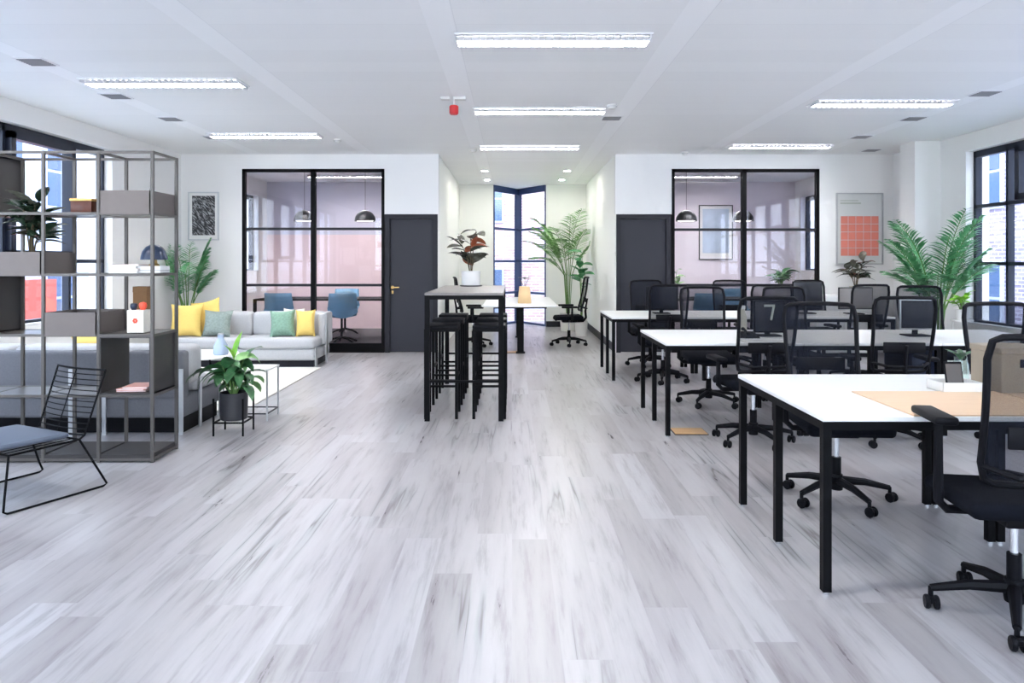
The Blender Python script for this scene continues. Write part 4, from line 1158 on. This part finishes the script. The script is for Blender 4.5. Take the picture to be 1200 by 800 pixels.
# ------------------------------------------------------------------ outside
def facade(lab, axis, pos, a0, a1, z1, wallm, bw=.95, bh=1.5, gap=.75, sgn=1, gz=-3.5, red=False, winm='glaze_dark'):
    """building across the street; axis 'x': wall faces the room from x=pos, runs along y"""
    t = thing('building', lab, 'building', (0, 0, gz))
    def bx(u0, u1, d0, d1, z0, z1_):
        d0, d1 = sorted((pos + sgn * d0, pos + sgn * d1))
        return MB().box(d0, d1, u0, u1, z0 - gz, z1_ - gz) if axis == 'x' else MB().box(u0, u1, d0, d1, z0 - gz, z1_ - gz)
    bx(a0, a1, 0, 4, gz, z1).build('facade', wallm, t)
    n = int((a1 - a0) / (bw + gap)); st = (a1 - a0) / n
    for r in range(3):
        z0 = -2.9 + r * 2.75
        for i in range(n):
            u = a0 + st * i + gap / 2
            if z0 + bh > z1 - .2: continue
            fm = bx(u - .06, u + bw + .06, -.06, .0, z0 - .06, z0 + bh + .06).build('window', 'render_white', t)
            g = MB()
            for (p, q, c, d) in ((u, u + bw / 2 - .03, z0, z0 + bh / 2 - .03), (u + bw / 2 + .03, u + bw, z0, z0 + bh / 2 - .03), (u, u + bw / 2 - .03, z0 + bh / 2 + .03, z0 + bh), (u + bw / 2 + .03, u + bw, z0 + bh / 2 + .03, z0 + bh)):
                m_ = bx(p, q, -.075, -.061, c, d); g.add(m_.v, m_.f)
            g.build('pane', winm, fm)
    bx(a0, a1, -.25, 0, z1 - .35, z1 - .1).build('cornice', 'render_white', t)
    if red: bx(13.2, 15.45, -.3, 0, -2.4, 1.02).build('awning', 'facade_red', t)
    return t
facade('pale brick building across the street, beyond the right windows', 'x', 10.5, 1., 24., 6.5, 'brick2', sgn=1)
facade('white rendered building beyond the left windows with red shopfront', 'x', -10.0, 1., 24., 4.6, 'render_white', sgn=-1, red=True)
facade('pink brick building beyond the alcove bay window', 'y', 21.5, -7., 8., 7., 'brick', bw=.9, bh=1.3, gap=1.6, sgn=1)
struct(MB().box(-40, 40, -20, 60, -3.7, -3.5).build('floor_street', 'concrete'), 'grey pavement outside')

# ------------------------------------------------------------------ light
w = bpy.data.worlds.new('sky'); sc.world = w; w.use_nodes = True
nt = w.node_tree; nt.nodes.clear()
out = nt.nodes.new('ShaderNodeOutputWorld'); bg = nt.nodes.new('ShaderNodeBackground')
tc = nt.nodes.new('ShaderNodeTexCoord'); sp = nt.nodes.new('ShaderNodeSeparateXYZ'); nt.links.new(tc.outputs['Generated'], sp.inputs[0])
cr = ramp(nt, sp.outputs[2], [(0., (.93, .96, 1.)), (.6, (.74, .86, 1.))])
nt.links.new(cr, bg.inputs[0]); bg.inputs[1].default_value = 6.
nt.links.new(bg.outputs[0], out.inputs[0])
def area(name, loc, rot, sx, sy, power, colr, portal=False):
    l = bpy.data.lights.new(name, 'AREA'); l.shape = 'RECTANGLE'; l.size = sx; l.size_y = sy; l.energy = power; l.color = colr
    if portal: l.cycles.is_portal = True
    o = bpy.data.objects.new(name, l); col.objects.link(o); o.location = loc; o.rotation_euler = rot; return o
sc.view_settings.view_transform = 'Standard'; sc.view_settings.look = 'None'
sc.view_settings.gamma = 1; sc.view_settings.use_curve_mapping = False
sc.view_settings.exposure = 0.78
